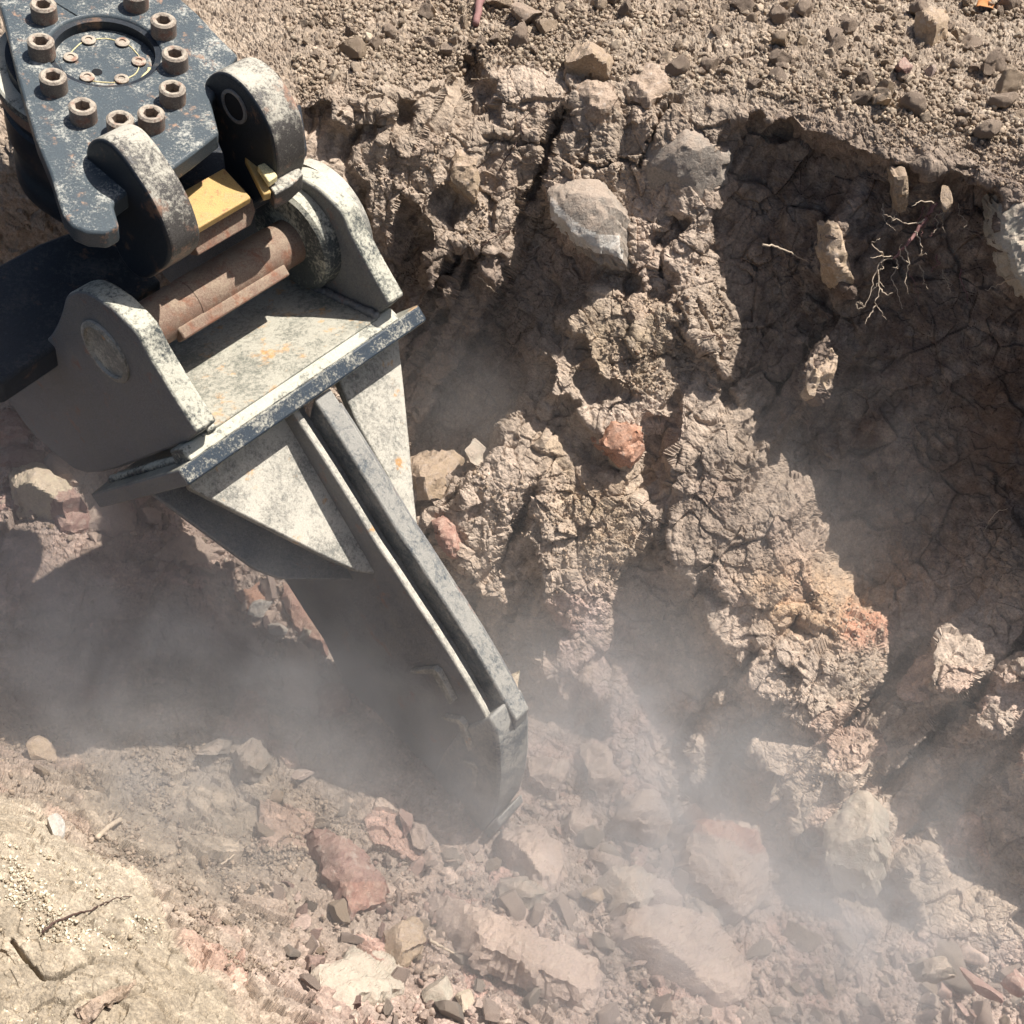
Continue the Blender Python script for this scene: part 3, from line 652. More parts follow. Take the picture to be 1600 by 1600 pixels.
# outer plate with hole: bridge the outline to a circle
def plate_with_hole(name, ring, cc, rad, axis, thick, mat, parent, seg=64):
    loc = ploc(parent); bm = bmesh.new()
    x = TP - axis * (TP @ axis); x /= np.linalg.norm(x); y = np.cross(axis, x)
    circ = [cc + (x * math.cos(2 * math.pi * k / seg) + y * math.sin(2 * math.pi * k / seg)) * rad for k in range(seg)]
    vo = [bm.verts.new(v - loc) for v in ring]; vi = [bm.verts.new(v - loc) for v in circ]
    eo = [bm.edges.new((vo[k], vo[(k + 1) % len(vo)])) for k in range(len(vo))]; ei = [bm.edges.new((vi[k], vi[(k + 1) % seg])) for k in range(seg)]
    bmesh.ops.triangle_fill(bm, use_beauty=True, use_dissolve=False, edges=eo + ei)
    for f in [f for f in bm.faces if (sum((v.co for v in f.verts), Vector()) / len(f.verts) - Vector(cc - loc)).length < rad * .9 and all((v.co - Vector(cc - loc)).length < rad * 1.01 for v in f.verts)]: bm.faces.remove(f)
    r = bmesh.ops.extrude_face_region(bm, geom=list(bm.faces)); 
    bmesh.ops.translate(bm, verts=[g for g in r['geom'] if isinstance(g, bmesh.types.BMVert)], vec=Vector(-axis * thick))
    bmesh.ops.recalc_face_normals(bm, faces=bm.faces)
    me = bpy.data.meshes.new(name); bm.to_mesh(me); bm.free(); me.materials.append(mat)
    o = bpy.data.objects.new(name, me); COL.objects.link(o); o.parent = parent; return finish(o, .004, 2)
pwh = plate_with_hole('coupler_plate', top, CC, cr, CN, .030, m_paint, cpl)
# disc sunk in the opening, with its ring groove and small screws
fl = lathe('centre_disc', CC - CN * .020, CN, [(cr + .01, -.03), (cr + .01, 0), (cr * .80, 0), (cr * .80, .001), (0, .001)], m_paint, cpl, 64)
gx_ = TP; gy_ = np.cross(CN, TP)
def cdir(t): return gx_ * math.cos(t) + gy_ * math.sin(t)
lathe('rim_step', CC - CN * .004, CN, [(cr * .999, -.03), (cr * .999, 0), (cr * .90, -.001), (cr * .90, -.03)], m_dark, cpl, 64)
for k in range(6):
    t = k * math.pi / 3 + .35; o_ = CC + cdir(t) * cr * .60 - CN * .0175
    lathe('small_screw', o_, CN, [(.0105, 0), (.0105, .002), (.0085, .003), (.005, .003), (.005, .0012), (0, .0012)], m_bolt, cpl, 20)
lathe('centre_hole', CC + (cp(150, 96, 0) - CC) - CN * .0188, CN, [(.0075, -.001), (.0075, .0005), (0, .0005)], m_black, cpl, 20)  # black disc painted as the shade in the hole
# sealant bead round the screw circle
tube('sealant_bead', [CC + cdir(t) * (cr * (.62 + .008 * math.sin(9 * t))) - CN * .0185 for t in np.linspace(3.6, 8.6, 60)], .0009, m_yel2, cpl, 6)
tube('sealant_bead', [CC + cdir(t) * (cr * (.80 + .01 * math.sin(17 * t))) - CN * .0185 for t in np.linspace(-1.9, -.9, 30)], .0032, m_yel2, cpl, 6)
# socket head bolts
BOLT = [(66,85),(85,140),(131,186),(189,206),(237,197),(270,158),(274,104),(256,52),(213,10),(70,28),(110,-16),(163,-26)]
sr = .0188; hh = .025
protoB = None
for k, (x, y) in enumerate(BOLT):
    o_ = cp(x, y, 0)
    if protoB is None:
        hexr = .0095
        be = bpy.data.objects.new('bolt', None)
        bm = bmesh.new(); seg = 36
        def ringv(r, h, hexa=False):
            out = []
            for q in range(seg):
                t = 2 * math.pi * q / seg
                rr = r / max(math.cos(((t + math.pi / 6) % (math.pi / 3)) - math.pi / 6), .5) if hexa else r
                out.append(bm.verts.new((rr * math.cos(t), rr * math.sin(t), h)))
            return out
        rs = [ringv(sr, -.002), ringv(sr, hh - .003), ringv(sr - .003, hh), ringv(hexr + .003, hh), ringv(hexr, hh - .002, True), ringv(hexr, hh - .016, True)]
        for A_, B_2 in zip(rs[:-1], rs[1:]):
            for q in range(seg): bm.faces.new((A_[q], A_[(q + 1) % seg], B_2[(q + 1) % seg], B_2[q]))
        bm.faces.new(rs[-1]); bm.faces.new(rs[0][::-1])
        bmesh.ops.recalc_face_normals(bm, faces=bm.faces); bme = bpy.data.meshes.new('bolt'); bm.to_mesh(bme); bm.free(); bme.materials.append(m_bolt)
        bme.polygons.foreach_set('use_smooth', [True] * len(bme.polygons)); bme.set_sharp_from_angle(angle=math.radians(35)); protoB = bme
    ob = bpy.data.objects.new('bolt', bme); COL.objects.link(ob); ob.parent = cpl
    rot = Vector(CN).to_track_quat('Z', 'Y').to_matrix().to_4x4(); ob.matrix_local = Matrix.Translation(Vector(o_ - np.array(cpl.location))) @ rot @ Matrix.Rotation(k * 1.3, 4, 'Z')
# lugs that hook over the ripper pin
def lug(pxs, p0, p1, name='lug', mat=None, lab=None):
    c = smooth_ring([onP(x, y, p0) for x, y in pxs], 1)
    o = plate_p(name, c, p0, p1, mat or m_lug, cpl, .006, 3)
    o.data.materials.append(m_dark)
    for f in o.data.polygons:
        if f.normal.dot(Vector(TP)) < -.9: f.material_index = 1  # left faces near-black: their shade is put into the colour
    return o
lg1 = lug([(132,240),(134,228),(142,219),(155,216),(168,221),(180,232),(195,250),(212,275),(232,305),(250,340),(262,372),(268,398),(262,415),(245,428),(225,440),(205,428),(185,400),(165,352),(145,295),(136,262)], -.142, -.088)
lg2 = lug([(316,135),(322,122),(334,113),(348,112),(362,119),(380,134),(398,158),(412,182),(424,208),(430,240),(432,272),(424,300),(405,318),(380,335),(350,340),(345,300),(350,250),(335,215),(322,175)], .088, .150)
# eye in the right lug: a flat black disc colours in the hole's shade
eye = onP(367, 166, .088); lathe('lug_eye', W(.088, *eye), -TP, [(.021, -.001), (.021, .0012), (0, .0012)], m_black, lg2, 32)
lathe('eye_ring', W(.088, *eye), -TP, [(.021, 0), (.021, .003), (.026, .003), (.026, 0)], m_side, lg2, 32)
# cross tube and yellow wedge between the lugs
wa = onP(285, 330, -.06)
def sheet_fu(pxs, P0, nrm, thick, name, mat, parent, bev=.002):
    A = [onplane(x, y, P0, nrm) for x, y in pxs]; return prism(name, A, [v - nrm * thick for v in A], mat, parent, bev)
Y0_ = W(-.06, *onP(290, 345, -.06))
yw = sheet_fu([(262,312),(350,262),(392,308),(300,362)], Y0_, CN, .012, 'yellow_wedge', m_yel, cpl)
sheet_fu([(296,366),(394,309),(400,330),(392,352),(310,400)], Y0_ - CN * .012, (TQ * .9 + CN * .44), .02, 'wedge_front', m_rust, yw)
sheet_fu([(402,258),(417,252),(434,274),(420,284)], Y0_ + CN * .03 , CN, .012, 'latch_tab', m_yel2, cpl)
sheet_fu([(374,226),(384,222),(418,286),(424,300),(412,304),(388,256)], Y0_ + CN * .012, CN, .014, 'latch_arm', m_yel, cpl)
sheet_fu([(398,212),(440,192),(452,215),(468,262),(440,285),(425,262)], Y0_ + CN * .004, CN, .03, 'latch_housing', m_side, cpl)
sheet_fu([(418,286),(452,266),(468,262),(474,272),(455,290),(430,304)], Y0_ + CN * .014, CN, .03, 'catch', m_lug, cpl)
# body behind the lugs; its near-black colour gives the shade of the void there
sheet_fu([(176,318),(200,300),(342,207),(470,160),(480,230),(440,292),(330,352),(250,396)], Y0_ - CN * .05, CN, .02, 'coupler_body', m_dark, cpl, .004)
sheet_fu([(-80,455),(60,380),(118,358),(215,395),(252,440),(120,520),(0,600),(-80,600)], pt(100, 470, 2.06), CN, .05, 'lower_housing', m_dark, cpl, .006)  # near-black colour carries the shadow on this housing
# rotator drum below the plate
RC = C0 + (cp(150, 60) - C0) - CN * .06
lathe('slew_ring', RC + CN * .012, -CN, [(cr * 1.86, 0), (cr * 1.90, .003), (cr * 1.90, .014), (cr * 1.5, .015)], m_ear, cpl, 96)
lathe('slew_ring', RC - CN * .004, -CN, [(cr * 1.82, 0), (cr * 1.84, .003), (cr * 1.84, .022), (cr * 1.5, .023)], m_rust, cpl, 96)
lathe('rotator_drum', RC, -CN, [(cr * 1.62, -.03), (cr * 1.62, .0), (cr * 1.74, .004), (cr * 1.74, .045), (cr * 1.80, .05), (cr * 1.80, .10), (cr * 1.70, .12), (cr * 1.70, .15), (cr * 1.75, .155), (cr * 1.75, .19), (cr * 1.5, .22)], m_dark, cpl, 96)
# ---------------------------------------------------------------- stones and clods
def rockmat(name, cols, speck=.25, rough=.9, pale=(.55, .50, .44), paleamt=.15, dustc=.55):
    m, n, b = principled(name, rough)
    tc = nd(n, 'ShaderNodeTexCoord'); oi = nd(n, 'ShaderNodeObjectInfo')
    va = nd(n, 'ShaderNodeVectorMath', operation='ADD'); n.links.new(tc.outputs['Object'], va.inputs[0])
    cb_ = nd(n, 'ShaderNodeCombineXYZ')
    for k in range(3): n.links.new(oi.outputs['Random'], cb_.inputs[k])
    sc_ = nd(n, 'ShaderNodeVectorMath', operation='SCALE'); n.links.new(cb_.outputs[0], sc_.inputs[0]); sc_.inputs['Scale'].default_value = 13.0
    n.links.new(sc_.outputs[0], va.inputs[1]); v = va.outputs[0]
    a = noise_node(n, 22, 6, .65, v); f = noise_node(n, 240, 5, .7, v); g = noise_node(n, 70, 4, .6, v)
    c = ramp(n, a.outputs[0], [(.3 + .4 * k / max(1, len(cols) - 1), cc) for k, cc in enumerate(cols)]).outputs[0]
    fr = ramp(n, f.outputs[0], [(.28, (1 - speck * 1.6,) * 3), (.5, (1, 1, 1)), (.74, (1 + speck * 1.7,) * 3)])
    c = mixc(n, c, fr.outputs[0], 1.0, 'MULTIPLY')
    pr_ = ramp(n, g.outputs[0], [(.72 - paleamt, (0, 0, 0)), (.80 - paleamt * .5, (1, 1, 1))])
    pm = nd(n, 'ShaderNodeMath', operation='MULTIPLY'); n.links.new(pr_.outputs[0], pm.inputs[0]); pm.inputs[1].default_value = .6
    c = mixc(n, c, pale, pm.outputs[0])
    gm = nd(n, 'ShaderNodeNewGeometry'); sp_ = nd(n, 'ShaderNodeSeparateXYZ'); n.links.new(gm.outputs['Normal'], sp_.inputs[0])
    dz = nd(n, 'ShaderNodeMath', operation='MULTIPLY_ADD'); n.links.new(sp_.outputs[2], dz.inputs[0]); dz.inputs[1].default_value = .35; n.links.new(g.outputs[0], dz.inputs[2])
    dz2 = nd(n, 'ShaderNodeMath', operation='MULTIPLY_ADD'); n.links.new(f.outputs[0], dz2.inputs[0]); dz2.inputs[1].default_value = .35; n.links.new(dz.outputs[0], dz2.inputs[2])
    dk_ = nd(n, 'ShaderNodeMapRange'); n.links.new(dz2.outputs[0], dk_.inputs[0]); dk_.inputs[1].default_value = .74; dk_.inputs[2].default_value = 1.02; dk_.inputs[4].default_value = dustc
    c = mixc(n, c, (.36, .27, .205), dk_.outputs[0])
    hv = nd(n, 'ShaderNodeMapRange'); n.links.new(oi.outputs['Random'], hv.inputs[0]); hv.inputs[3].default_value = .82; hv.inputs[4].default_value = 1.18
    hs = nd(n, 'ShaderNodeHueSaturation'); n.links.new(c, hs.inputs['Color']); n.links.new(hv.outputs[0], hs.inputs['Value'])
    n.links.new(hs.outputs[0], b.inputs['Base Color'])
    bp = nd(n, 'ShaderNodeBump'); bp.inputs['Strength'].default_value = .85; bp.inputs['Distance'].default_value = .0045
    ad = nd(n, 'ShaderNodeMath', operation='MULTIPLY_ADD'); n.links.new(f.outputs[0], ad.inputs[0]); ad.inputs[1].default_value = .5; n.links.new(g.outputs[0], ad.inputs[2])
    n.links.new(ad.outputs[0], bp.inputs['Height']); n.links.new(bp.outputs[0], b.inputs['Normal'])
    return m
RM = dict(
 pink=rockmat('pinkish_stone', [(.27, .20, .165), (.36, .275, .23), (.31, .235, .195)]),
 red=rockmat('red_stone', [(.22, .11, .085), (.31, .17, .13), (.38, .24, .18)], .2, pale=(.5, .38, .30), paleamt=.2, dustc=.25),
 maroon=rockmat('maroon_stone', [(.20, .115, .095), (.26, .155, .13), (.30, .20, .165)], .2, dustc=.35),
 grey=rockmat('grey_stone', [(.22, .185, .15), (.30, .255, .21), (.26, .22, .18)], .2, paleamt=.03),
 pale=rockmat('pale_stone', [(.36, .31, .25), (.44, .39, .31), (.40, .34, .27)], .15),
 cream=rockmat('cream_stone', [(.40, .33, .22), (.48, .41, .30), (.36, .28, .20)], .2),
 tan=rockmat('tan_stone', [(.30, .215, .14), (.39, .29, .195), (.33, .24, .165)], .22),
 orange=rockmat('orange_stone', [(.36, .17, .10), (.48, .25, .16), (.42, .26, .19)], .3, pale=(.6, .5, .42), paleamt=.12, dustc=.25),
 soil=rockmat('soil_clod', [(.22, .160, .112), (.30, .225, .165), (.26, .19, .14)], .35),
 white=rockmat('white_chip', [(.46, .42, .36), (.55, .51, .45), (.48, .44, .39)], .15),
)
_ico = {}
def ico(sub):
    if sub not in _ico:
        bm = bmesh.new(); bmesh.ops.create_icosphere(bm, subdivisions=sub, radius=1); _ico[sub] = (np.array([v.co[:] for v in bm.verts]), [[v.index for v in f.verts] for f in bm.faces]); bm.free()
    return _ico[sub]
def faceted(rs, sub, dims=(1, 1, 1), nplanes=9, rough=.05, blocky=.5):
    """a broken stone: a ball cut flat by random planes, then stretched and roughened"""
    V, F = ico(sub); V = V.copy()
    V = V * 1.25
    pl = [np.array(v, float) for v in ((1,0,0),(-1,0,0),(0,1,0),(0,-1,0),(0,0,1),(0,0,-1))] if rs.rand() < blocky else []
    pl = [p + rs.randn(3) * .16 for p in pl] + [rs.randn(3) for _ in range(nplanes)]
    for p in pl:
        p = p / np.linalg.norm(p); h = rs.uniform(.45, .85); d = V @ p
        V = V - np.outer(np.maximum(d - h, 0), p)
    V = V * np.array(dims)
    off = rs.rand(3) * 50
    nn_ = V / (np.linalg.norm(V, axis=1, keepdims=True) + 1e-9); s = float(np.mean(dims))
    V = V + nn_ * (rough * s * fbm(V / s + off, .5, 4 if sub > 3 else 2, 0, .6))[:, None]
    return V, F
def rand_rot(rs):
    q = rs.randn(4); q /= np.linalg.norm(q); w_, x, y, z = q
    return np.array([[1-2*(y*y+z*z), 2*(x*y-z*w_), 2*(x*z+y*w_)], [2*(x*y+z*w_), 1-2*(x*x+z*z), 2*(y*z-x*w_)], [2*(x*z-y*w_), 2*(y*z+x*w_), 1-2*(x*x+y*y)]])

# -- stones whose outline the photo shows: a worn block standing in or on the ground
def poly_in(px, py, poly):
    s = np.zeros(px.shape, bool)
    for (ax, ay), (bx, by) in zip(poly, np.roll(poly, -1, 0)):
        if ay == by: continue
        s ^= ((ay > py) != (by > py)) & (px < (bx - ax) * (py - ay) / (by - ay) + ax)
    return s
def edge_d(px, py, poly):
    d = np.full(px.shape, 1e9); wx_ = np.zeros(px.shape); wy_ = np.zeros(px.shape)
    for (ax, ay), (bx, by) in zip(poly, np.roll(poly, -1, 0)):
        L2 = (bx - ax)**2 + (by - ay)**2 + 1e-9; t = np.clip(((px - ax) * (bx - ax) + (py - ay) * (by - ay)) / L2, 0, 1)
        e = np.hypot(px - ax - t * (bx - ax), py - ay - t * (by - ay)); m = e < d; d = np.where(m, e, d)
    return d
def outline_rock(poly, mat, label, lift=.03, thick=.09, ridge=None, name='rock', cat='rock', group=None, bevel=9, seed=1, rough=.0034, tilt=(0, 0), depth0=None, mat2=None, zone2=None, side_flare=.12):
    """top surface: the outline at the ground's depth raised by lift (m) towards the camera's side, sloped by tilt; sides run thick metres down into the ground"""
    poly = np.array(poly, float); cx_, cy_ = poly.mean(0)
    span = poly.max(0) - poly.min(0); st = 3.2 if span.max() < 240 else 4.5
    if span.max() < 50 and mat2 is None:            # small stone: a broken ball of the outline's size
        rs = np.random.RandomState(seed); V, F = faceted(rs, 4, (1, 1, 1), 7, .07, .6)
        (x0_, y0_), (x1_, y1_) = poly.min(0), poly.max(0); td = float(ground_t(cx_, cy_)) if depth0 is None else depth0; k_ = td / FPX
        q = poly - poly.mean(0); an = .5 * math.atan2(2 * (q[:, 0] * q[:, 1]).mean(), (q[:, 0] ** 2).mean() - (q[:, 1] ** 2).mean()); ca, sa = math.cos(an), math.sin(an)
        e1 = np.abs(q @ [ca, sa]).max() * k_; e2 = np.abs(q @ [-sa, ca]).max() * k_; ax1 = RT * ca - UPV * sa; ax2 = RT * sa + UPV * ca
        V = V / np.abs(V).max(0); e3 = max(lift, .7 * e2); c_ = pt(cx_, cy_, td) + gnormal(cx_, cy_) * e3 * .25
        V = np.outer(V[:, 0], ax1) * e1 + np.outer(V[:, 1], ax2) * e2 - np.outer(V[:, 2], FW) * e3
        o = mesh_obj(name, V, F, mat, None, smooth=True); o.location = tuple(c_); o.data.set_sharp_from_angle(angle=math.radians(28)); tag(o, label, cat, group); return o
    # resample outline with a little wobble
    ring = []
    rs = np.random.RandomState(seed)
    for a, b in zip(poly, np.roll(poly, -1, 0)):
        nseg = max(1, int(np.hypot(*(b - a)) / st))
        for k in range(nseg):
            t = k / nseg; p = a * (1 - t) + b * t; ph = (p[0] * .11 + p[1] * .07 + seed)
            nrm = np.array([(b - a)[1], -(b - a)[0]]); nrm = nrm / (np.linalg.norm(nrm) + 1e-9)
            ring.append(p + nrm * ((math.sin(ph * 1.3) + .6 * math.sin(ph * 3.7 + seed) + .35 * math.sin(ph * 8.1)) * min(1.7, span.min() * .03)))
    ring = np.array(ring)
    td = float(depth(cx_, cy_)) if depth0 is None else depth0
    gn = gnormal(cx_, cy_); gpt = pt(cx_, cy_, td)
    # local plane of the top
    base_n = gn + RT * tilt[0] + np.array([0, 1, 0]) * tilt[1]; base_n /= np.linalg.norm(base_n)
    P0 = gpt + gn * lift
    gxx, gyy = np.meshgrid(np.arange(poly[:, 0].min() + st * .5, poly[:, 0].max(), st), np.arange(poly[:, 1].min() + st * .5, poly[:, 1].max(), st))
    ipx, ipy = gxx.ravel(), gyy.ravel(); m = poly_in(ipx, ipy, ring); ipx, ipy = ipx[m], ipy[m]
    d = edge_d(ipx, ipy, ring); m = d > st * .6; ipx, ipy, d = ipx[m], ipy[m], d[m]
    def onpl_(x, y): r_ = ray(x, y); return CAM + r_ * (((P0 - CAM) @ base_n) / (r_ @ base_n))[:, None]
    Pr = onpl_(ring[:, 0], ring[:, 1]); Pi = onpl_(ipx, ipy)
    mpp = td / FPX
    drop = bevel * mpp * .30
    Pr = Pr - base_n * drop
    Pi = Pi - base_n * (drop * np.exp(-(d / (bevel * .45)) ** 2))[:, None]
    if ridge:
        for (rx, ry, rr, rh) in ridge: Pi = Pi + base_n * (rh * np.exp(-(((ipx - rx) ** 2 + (ipy - ry) ** 2) / rr ** 2)))[:, None]
    # facets
    fu = np.cross(base_n, [.3, .9, .1]); fu /= np.linalg.norm(fu); fv = np.cross(base_n, fu); c0_ = Pi.mean(0); U_ = np.c_[(Pi - c0_) @ fu, (Pi - c0_) @ fv]; UR = np.c_[(Pr - c0_) @ fu, (Pr - c0_) @ fv]; ext = np.percentile(np.hypot(U_[:, 0], U_[:, 1]), 90)
    hI = np.zeros(len(Pi)); hR = np.zeros(len(Pr))
    for q_ in range(6):
        an = rs.rand() * 6.283; sl_ = rs.uniform(.25, 1.0); dst = rs.uniform(.15, .8) * ext; dv_ = np.array([math.cos(an), math.sin(an)])
        hI = np.minimum(hI, -(U_ @ dv_ - dst) * sl_); hR = np.minimum(hR, -(UR @ dv_ - dst) * sl_)
    cap_ = lift + thick * .55; hI = np.maximum(hI, -cap_); hR = np.maximum(hR, -cap_)
    vI = Pi - CAM; vI /= np.linalg.norm(vI, axis=1, keepdims=True); vR = Pr - CAM; vR /= np.linalg.norm(vR, axis=1, keepdims=True)
    Pi = Pi + vI * (hI / (vI @ base_n))[:, None]; Pr = Pr + vR * (hR / (vR @ base_n))[:, None]; Pi = Pi + base_n * ((fbm(Pi + seed * .3, .03, 5, 3, .62) * rough * 1.7 - np.clip(vnoise(Pi + seed, .013, 8) - .35, 0, 1) * .006))[:, None]
    from mathutils.geometry import delaunay_2d_cdt
    co = [Vector(p) for p in ring] + [Vector((x, y)) for x, y in zip(ipx, ipy)]
    nr = len(ring); out = delaunay_2d_cdt(co, [(k, (k + 1) % nr) for k in range(nr)], [], 1, 1e-4)
    vo, fo, orig = out[0], out[2], out[3]
    allp = np.vstack([Pr, Pi]); V = []; mp_ = []
    for k, v in enumerate(vo):
        V.append(allp[orig[k][0]] if orig[k] else allp[np.argmin(np.hypot(*(np.vstack([ring, np.c_[ipx, ipy]]) - np.array(v)).T))]); mp_.append(orig[k][0] if orig[k] else -1)
    F = [list(f) for f in fo]; V = np.array(V)
    inv = {o_: k for k, o_ in enumerate(mp_)}; rk = [inv[k] for k in range(nr)]
    ctr = V[rk].mean(0); layers = [rk]; VV = list(V)
    NL = 9
    for j in range(1, NL):
        s_ = j / (NL - 1); lay = []
        for k in rk:
            q = V[k] - base_n * thick * s_ + (V[k] - ctr) * side_flare * math.sin(s_ * 1.6)
            lay.append(len(VV)); VV.append(q)
        layers.append(lay)
    for A_, B_2 in zip(layers[:-1], layers[1:]):
        for k in range(nr): F.append([A_[k], A_[(k + 1) % nr], B_2[(k + 1) % nr], B_2[k]])
    F.append(layers[-1])
    VV = np.array(VV); sdv = VV[len(V):]; cdir_ = sdv - ctr; cdir_ = cdir_ - np.outer(cdir_ @ base_n, base_n); cdir_ /= np.linalg.norm(cdir_, axis=1, keepdims=True) + 1e-9
    wv = worley(sdv + seed, .03, 7); VV[len(V):] = sdv + cdir_ * ((wv[3] * .009 + fbm(sdv + seed, .02, 3, 5, .6) * rough * 1.8) * min(1, span.min() / 60))[:, None]
    o_c = ctr - base_n * thick * .5
    o = mesh_obj(name, VV - o_c, F, mat, None, smooth=True); o.location = tuple(o_c)
    bm = bmesh.new(); bm.from_mesh(o.data); bmesh.ops.recalc_face_normals(bm, faces=bm.faces); bm.to_mesh(o.data); bm.free()
    o.data.polygons.foreach_set('use_smooth', [True] * len(o.data.polygons)); o.data.set_sharp_from_angle(angle=math.radians(24))
    if mat2 is not None:
        o.data.materials.append(mat2); z = np.array(zone2, float)
        for f in o.data.polygons:
            x_, y_, _t = proj(np.array(f.center) + o_c)
            if poly_in(np.array([float(x_)]), np.array([float(y_)]), z)[0] : f.material_index = 1
    tag(o, label, cat, group); return o
OR = outline_rock
OR([(1068,1352),(1075,1322),(1088,1292),(1108,1280),(1145,1284),(1186,1298),(1204,1345),(1201,1398),(1160,1440),(1120,1412),(1080,1378)], RM['pink'], 'big square pinkish block with a brick red top face, right of the tip', .075, .15, [(1130,1370,60,.02)], seed=3, tilt=(.10,-.25), mat2=RM['red'], zone2=[(1080,1300),(1090,1270),(1120,1265),(1200,1290),(1210,1330),(1172,1335),(1140,1312),(1100,1303)])
OR([(976,1432),(996,1416),(1030,1411),(1070,1416),(1100,1428),(1132,1449),(1156,1484),(1178,1522),(1166,1556),(1142,1571),(1100,1552),(1060,1538),(1019,1519),(990,1484)], RM['pink'], 'large flat slab with soil crumbs on its upper end, bottom centre', .055, .10, [(1040,1450,50,.012)], seed=5, tilt=(.05,-.1))
OR([(674,1402),(700,1397),(740,1414),(792,1440),(835,1458),(880,1474),(934,1497),(936,1520),(922,1545),(890,1535),(850,1517),(800,1495),(750,1474),(705,1456),(684,1444),(668,1424)], RM['pink'], 'long plank-shaped stone lying aslant below the ripper tip, shadow under its lower edge', .065, .05, [(760,1445,70,.01)], bevel=7, seed=7, tilt=(-.1,.05))
OR([(488,1294),(515,1296),(540,1307),(565,1322),(586,1350),(607,1380),(604,1408),(576,1417),(548,1423),(537,1388),(512,1344)], RM['maroon'], 'brick red wedge of rock with a pale ridge, left of the ripper tip', .05, .09, [(530,1340,14,.012),(560,1375,16,.012)], seed=9, tilt=(.15,0), mat2=RM['red'], zone2=[(530,1378),(612,1378),(612,1430),(530,1430)])
OR([(568,1442),(585,1446),(612,1472),(635,1498),(634,1543),(600,1546),(564,1550),(550,1588),(502,1591),(499,1545),(500,1504),(537,1498),(555,1466)], RM['pale'], 'pale yellowish angular slab at the bottom of the frame, left of the plank-shaped stone', .03, .06, seed=11, rough=.003)
OR([(600,1454),(625,1438),(647,1430),(663,1440),(666,1467),(650,1478),(630,1486),(604,1470)], RM['tan'], 'small wedge-shaped tan stone touching the left end of the plank-shaped stone', .045, .05, seed=13)
OR([(975,1276),(985,1250),(1000,1230),(1018,1232),(1035,1241),(1053,1287),(1045,1306),(1028,1325),(1004,1314),(987,1303)], RM['pink'], 'rounded pink boulder just above left of the big square block', .06, .11, [(1010,1260,30,.015)], seed=15, tilt=(.1,-.1))
OR([(906,1166),(925,1161),(947,1160),(962,1200),(975,1237),(962,1260),(944,1268),(930,1240),(920,1215)], RM['pink'], 'upright flat pink slab leaning at the foot of the far wall', .05, .07, seed=17, tilt=(-.1,-.25))
OR([(938,1382),(946,1364),(958,1353),(980,1350),(998,1351),(1026,1366),(1023,1397),(1004,1405),(984,1412),(960,1402)], RM['grey'], 'grey-sided lumpy stone with a pale cap, above the large flat slab', .05, .08, seed=19)
OR([(1320,1228),(1350,1232),(1366,1252),(1362,1300),(1356,1335),(1346,1360),(1318,1353),(1290,1347),(1291,1330),(1285,1290),(1296,1268),(1314,1262)], RM['pale'], 'pale flat slab stuck upright in the lower far wall', .045, .08, seed=21, rough=.0015, depth0=float(field(MINK, 1325, 1290)) - .02, tilt=(0,-.1))
OR([(945,692),(958,668),(984,662),(1006,678),(1010,704),(996,722),(987,733),(962,714)], RM['orange'], 'bright orange brick-like stone stuck in the middle of the far wall', .03, .08, seed=23, tilt=(.1,-.1))
OR([(1006,216),(1020,190),(1050,182),(1082,200),(1110,222),(1130,246),(1127,280),(1112,312),(1090,325),(1060,338),(1040,328),(1020,312),(1000,272),(1004,240)], RM['grey'], 'large smooth grey slab set in the upper far wall beside the deep shadow', .012, .08, [(1040,230,40,.015)], seed=25, rough=.001, tilt=(-.05,-.1))
OR([(855,304),(866,282),(890,272),(915,274),(944,286),(962,312),(966,345),(968,397),(936,391),(906,378),(882,354),(862,330)], RM['grey'], 'rounded grey boulder with a chalk white lower edge, jutting from the upper far wall', .05, .07, [(910,320,55,.03)], seed=27, rough=.0012, tilt=(-.1,.45), bevel=5, mat2=RM['white'], zone2=[(852,300),(866,312),(885,335),(912,356),(935,366),(968,368),(974,404),(935,396),(900,382),(872,358),(850,330)])
OR([(711,234),(730,226),(748,226),(746,268),(742,314),(732,308),(721,300),(703,276)], RM['tan'], 'upright light tan stone in the far wall, nearest the right lug', .012, .06, seed=29, rough=.003)
OR([(668,1),(680,14),(684,26),(680,33),(667,32),(661,20),(662,6)], RM['tan'], 'small yellowish stone at the top edge of the frame, left of the reddish root', .03, .04, seed=31)
OR([(797,20),(812,12),(832,14),(841,30),(838,48),(818,52),(800,44)], RM['soil'], 'tan lump on the far bank just right of the reddish root', .04, .05, seed=33)
OR([(882,84),(896,70),(918,64),(940,72),(956,88),(948,106),(932,114),(904,110),(885,102)], RM['tan'], 'buff stone with a dark left side, resting on the rim of the far bank', .035, .06, [(925,85,20,.015)], seed=35)
OR([(894,140),(905,128),(930,122),(955,130),(966,152),(955,174),(930,180),(905,172)], RM['soil'], 'rounded soil clod below the buff stone on the rim', .025, .06, seed=37)
OR([(982,104),(1010,94),(1042,98),(1056,118),(1048,146),(1012,156),(982,158),(978,130)], RM['soil'], 'broad flat soil block at the rim, right of the buff stone', .012, .07, seed=39)
OR([(1432,18),(1450,10),(1478,12),(1486,26),(1478,42),(1450,46),(1434,36)], RM['tan'], 'buff boulder near the top right corner of the frame', .045, .05, [(1458,28,18,.01)], seed=41)
OR([(1216,4),(1232,-4),(1246,6),(1244,20),(1228,28),(1218,20)], RM['tan'], 'small buff stone at the top edge above the deep shadow', .03, .04, seed=43)
OR([(1402,106),(1418,98),(1428,116),(1420,132),(1404,130),(1394,118)], RM['maroon'], 'small purplish stone on the slope of the far bank', .04, .04, seed=45)
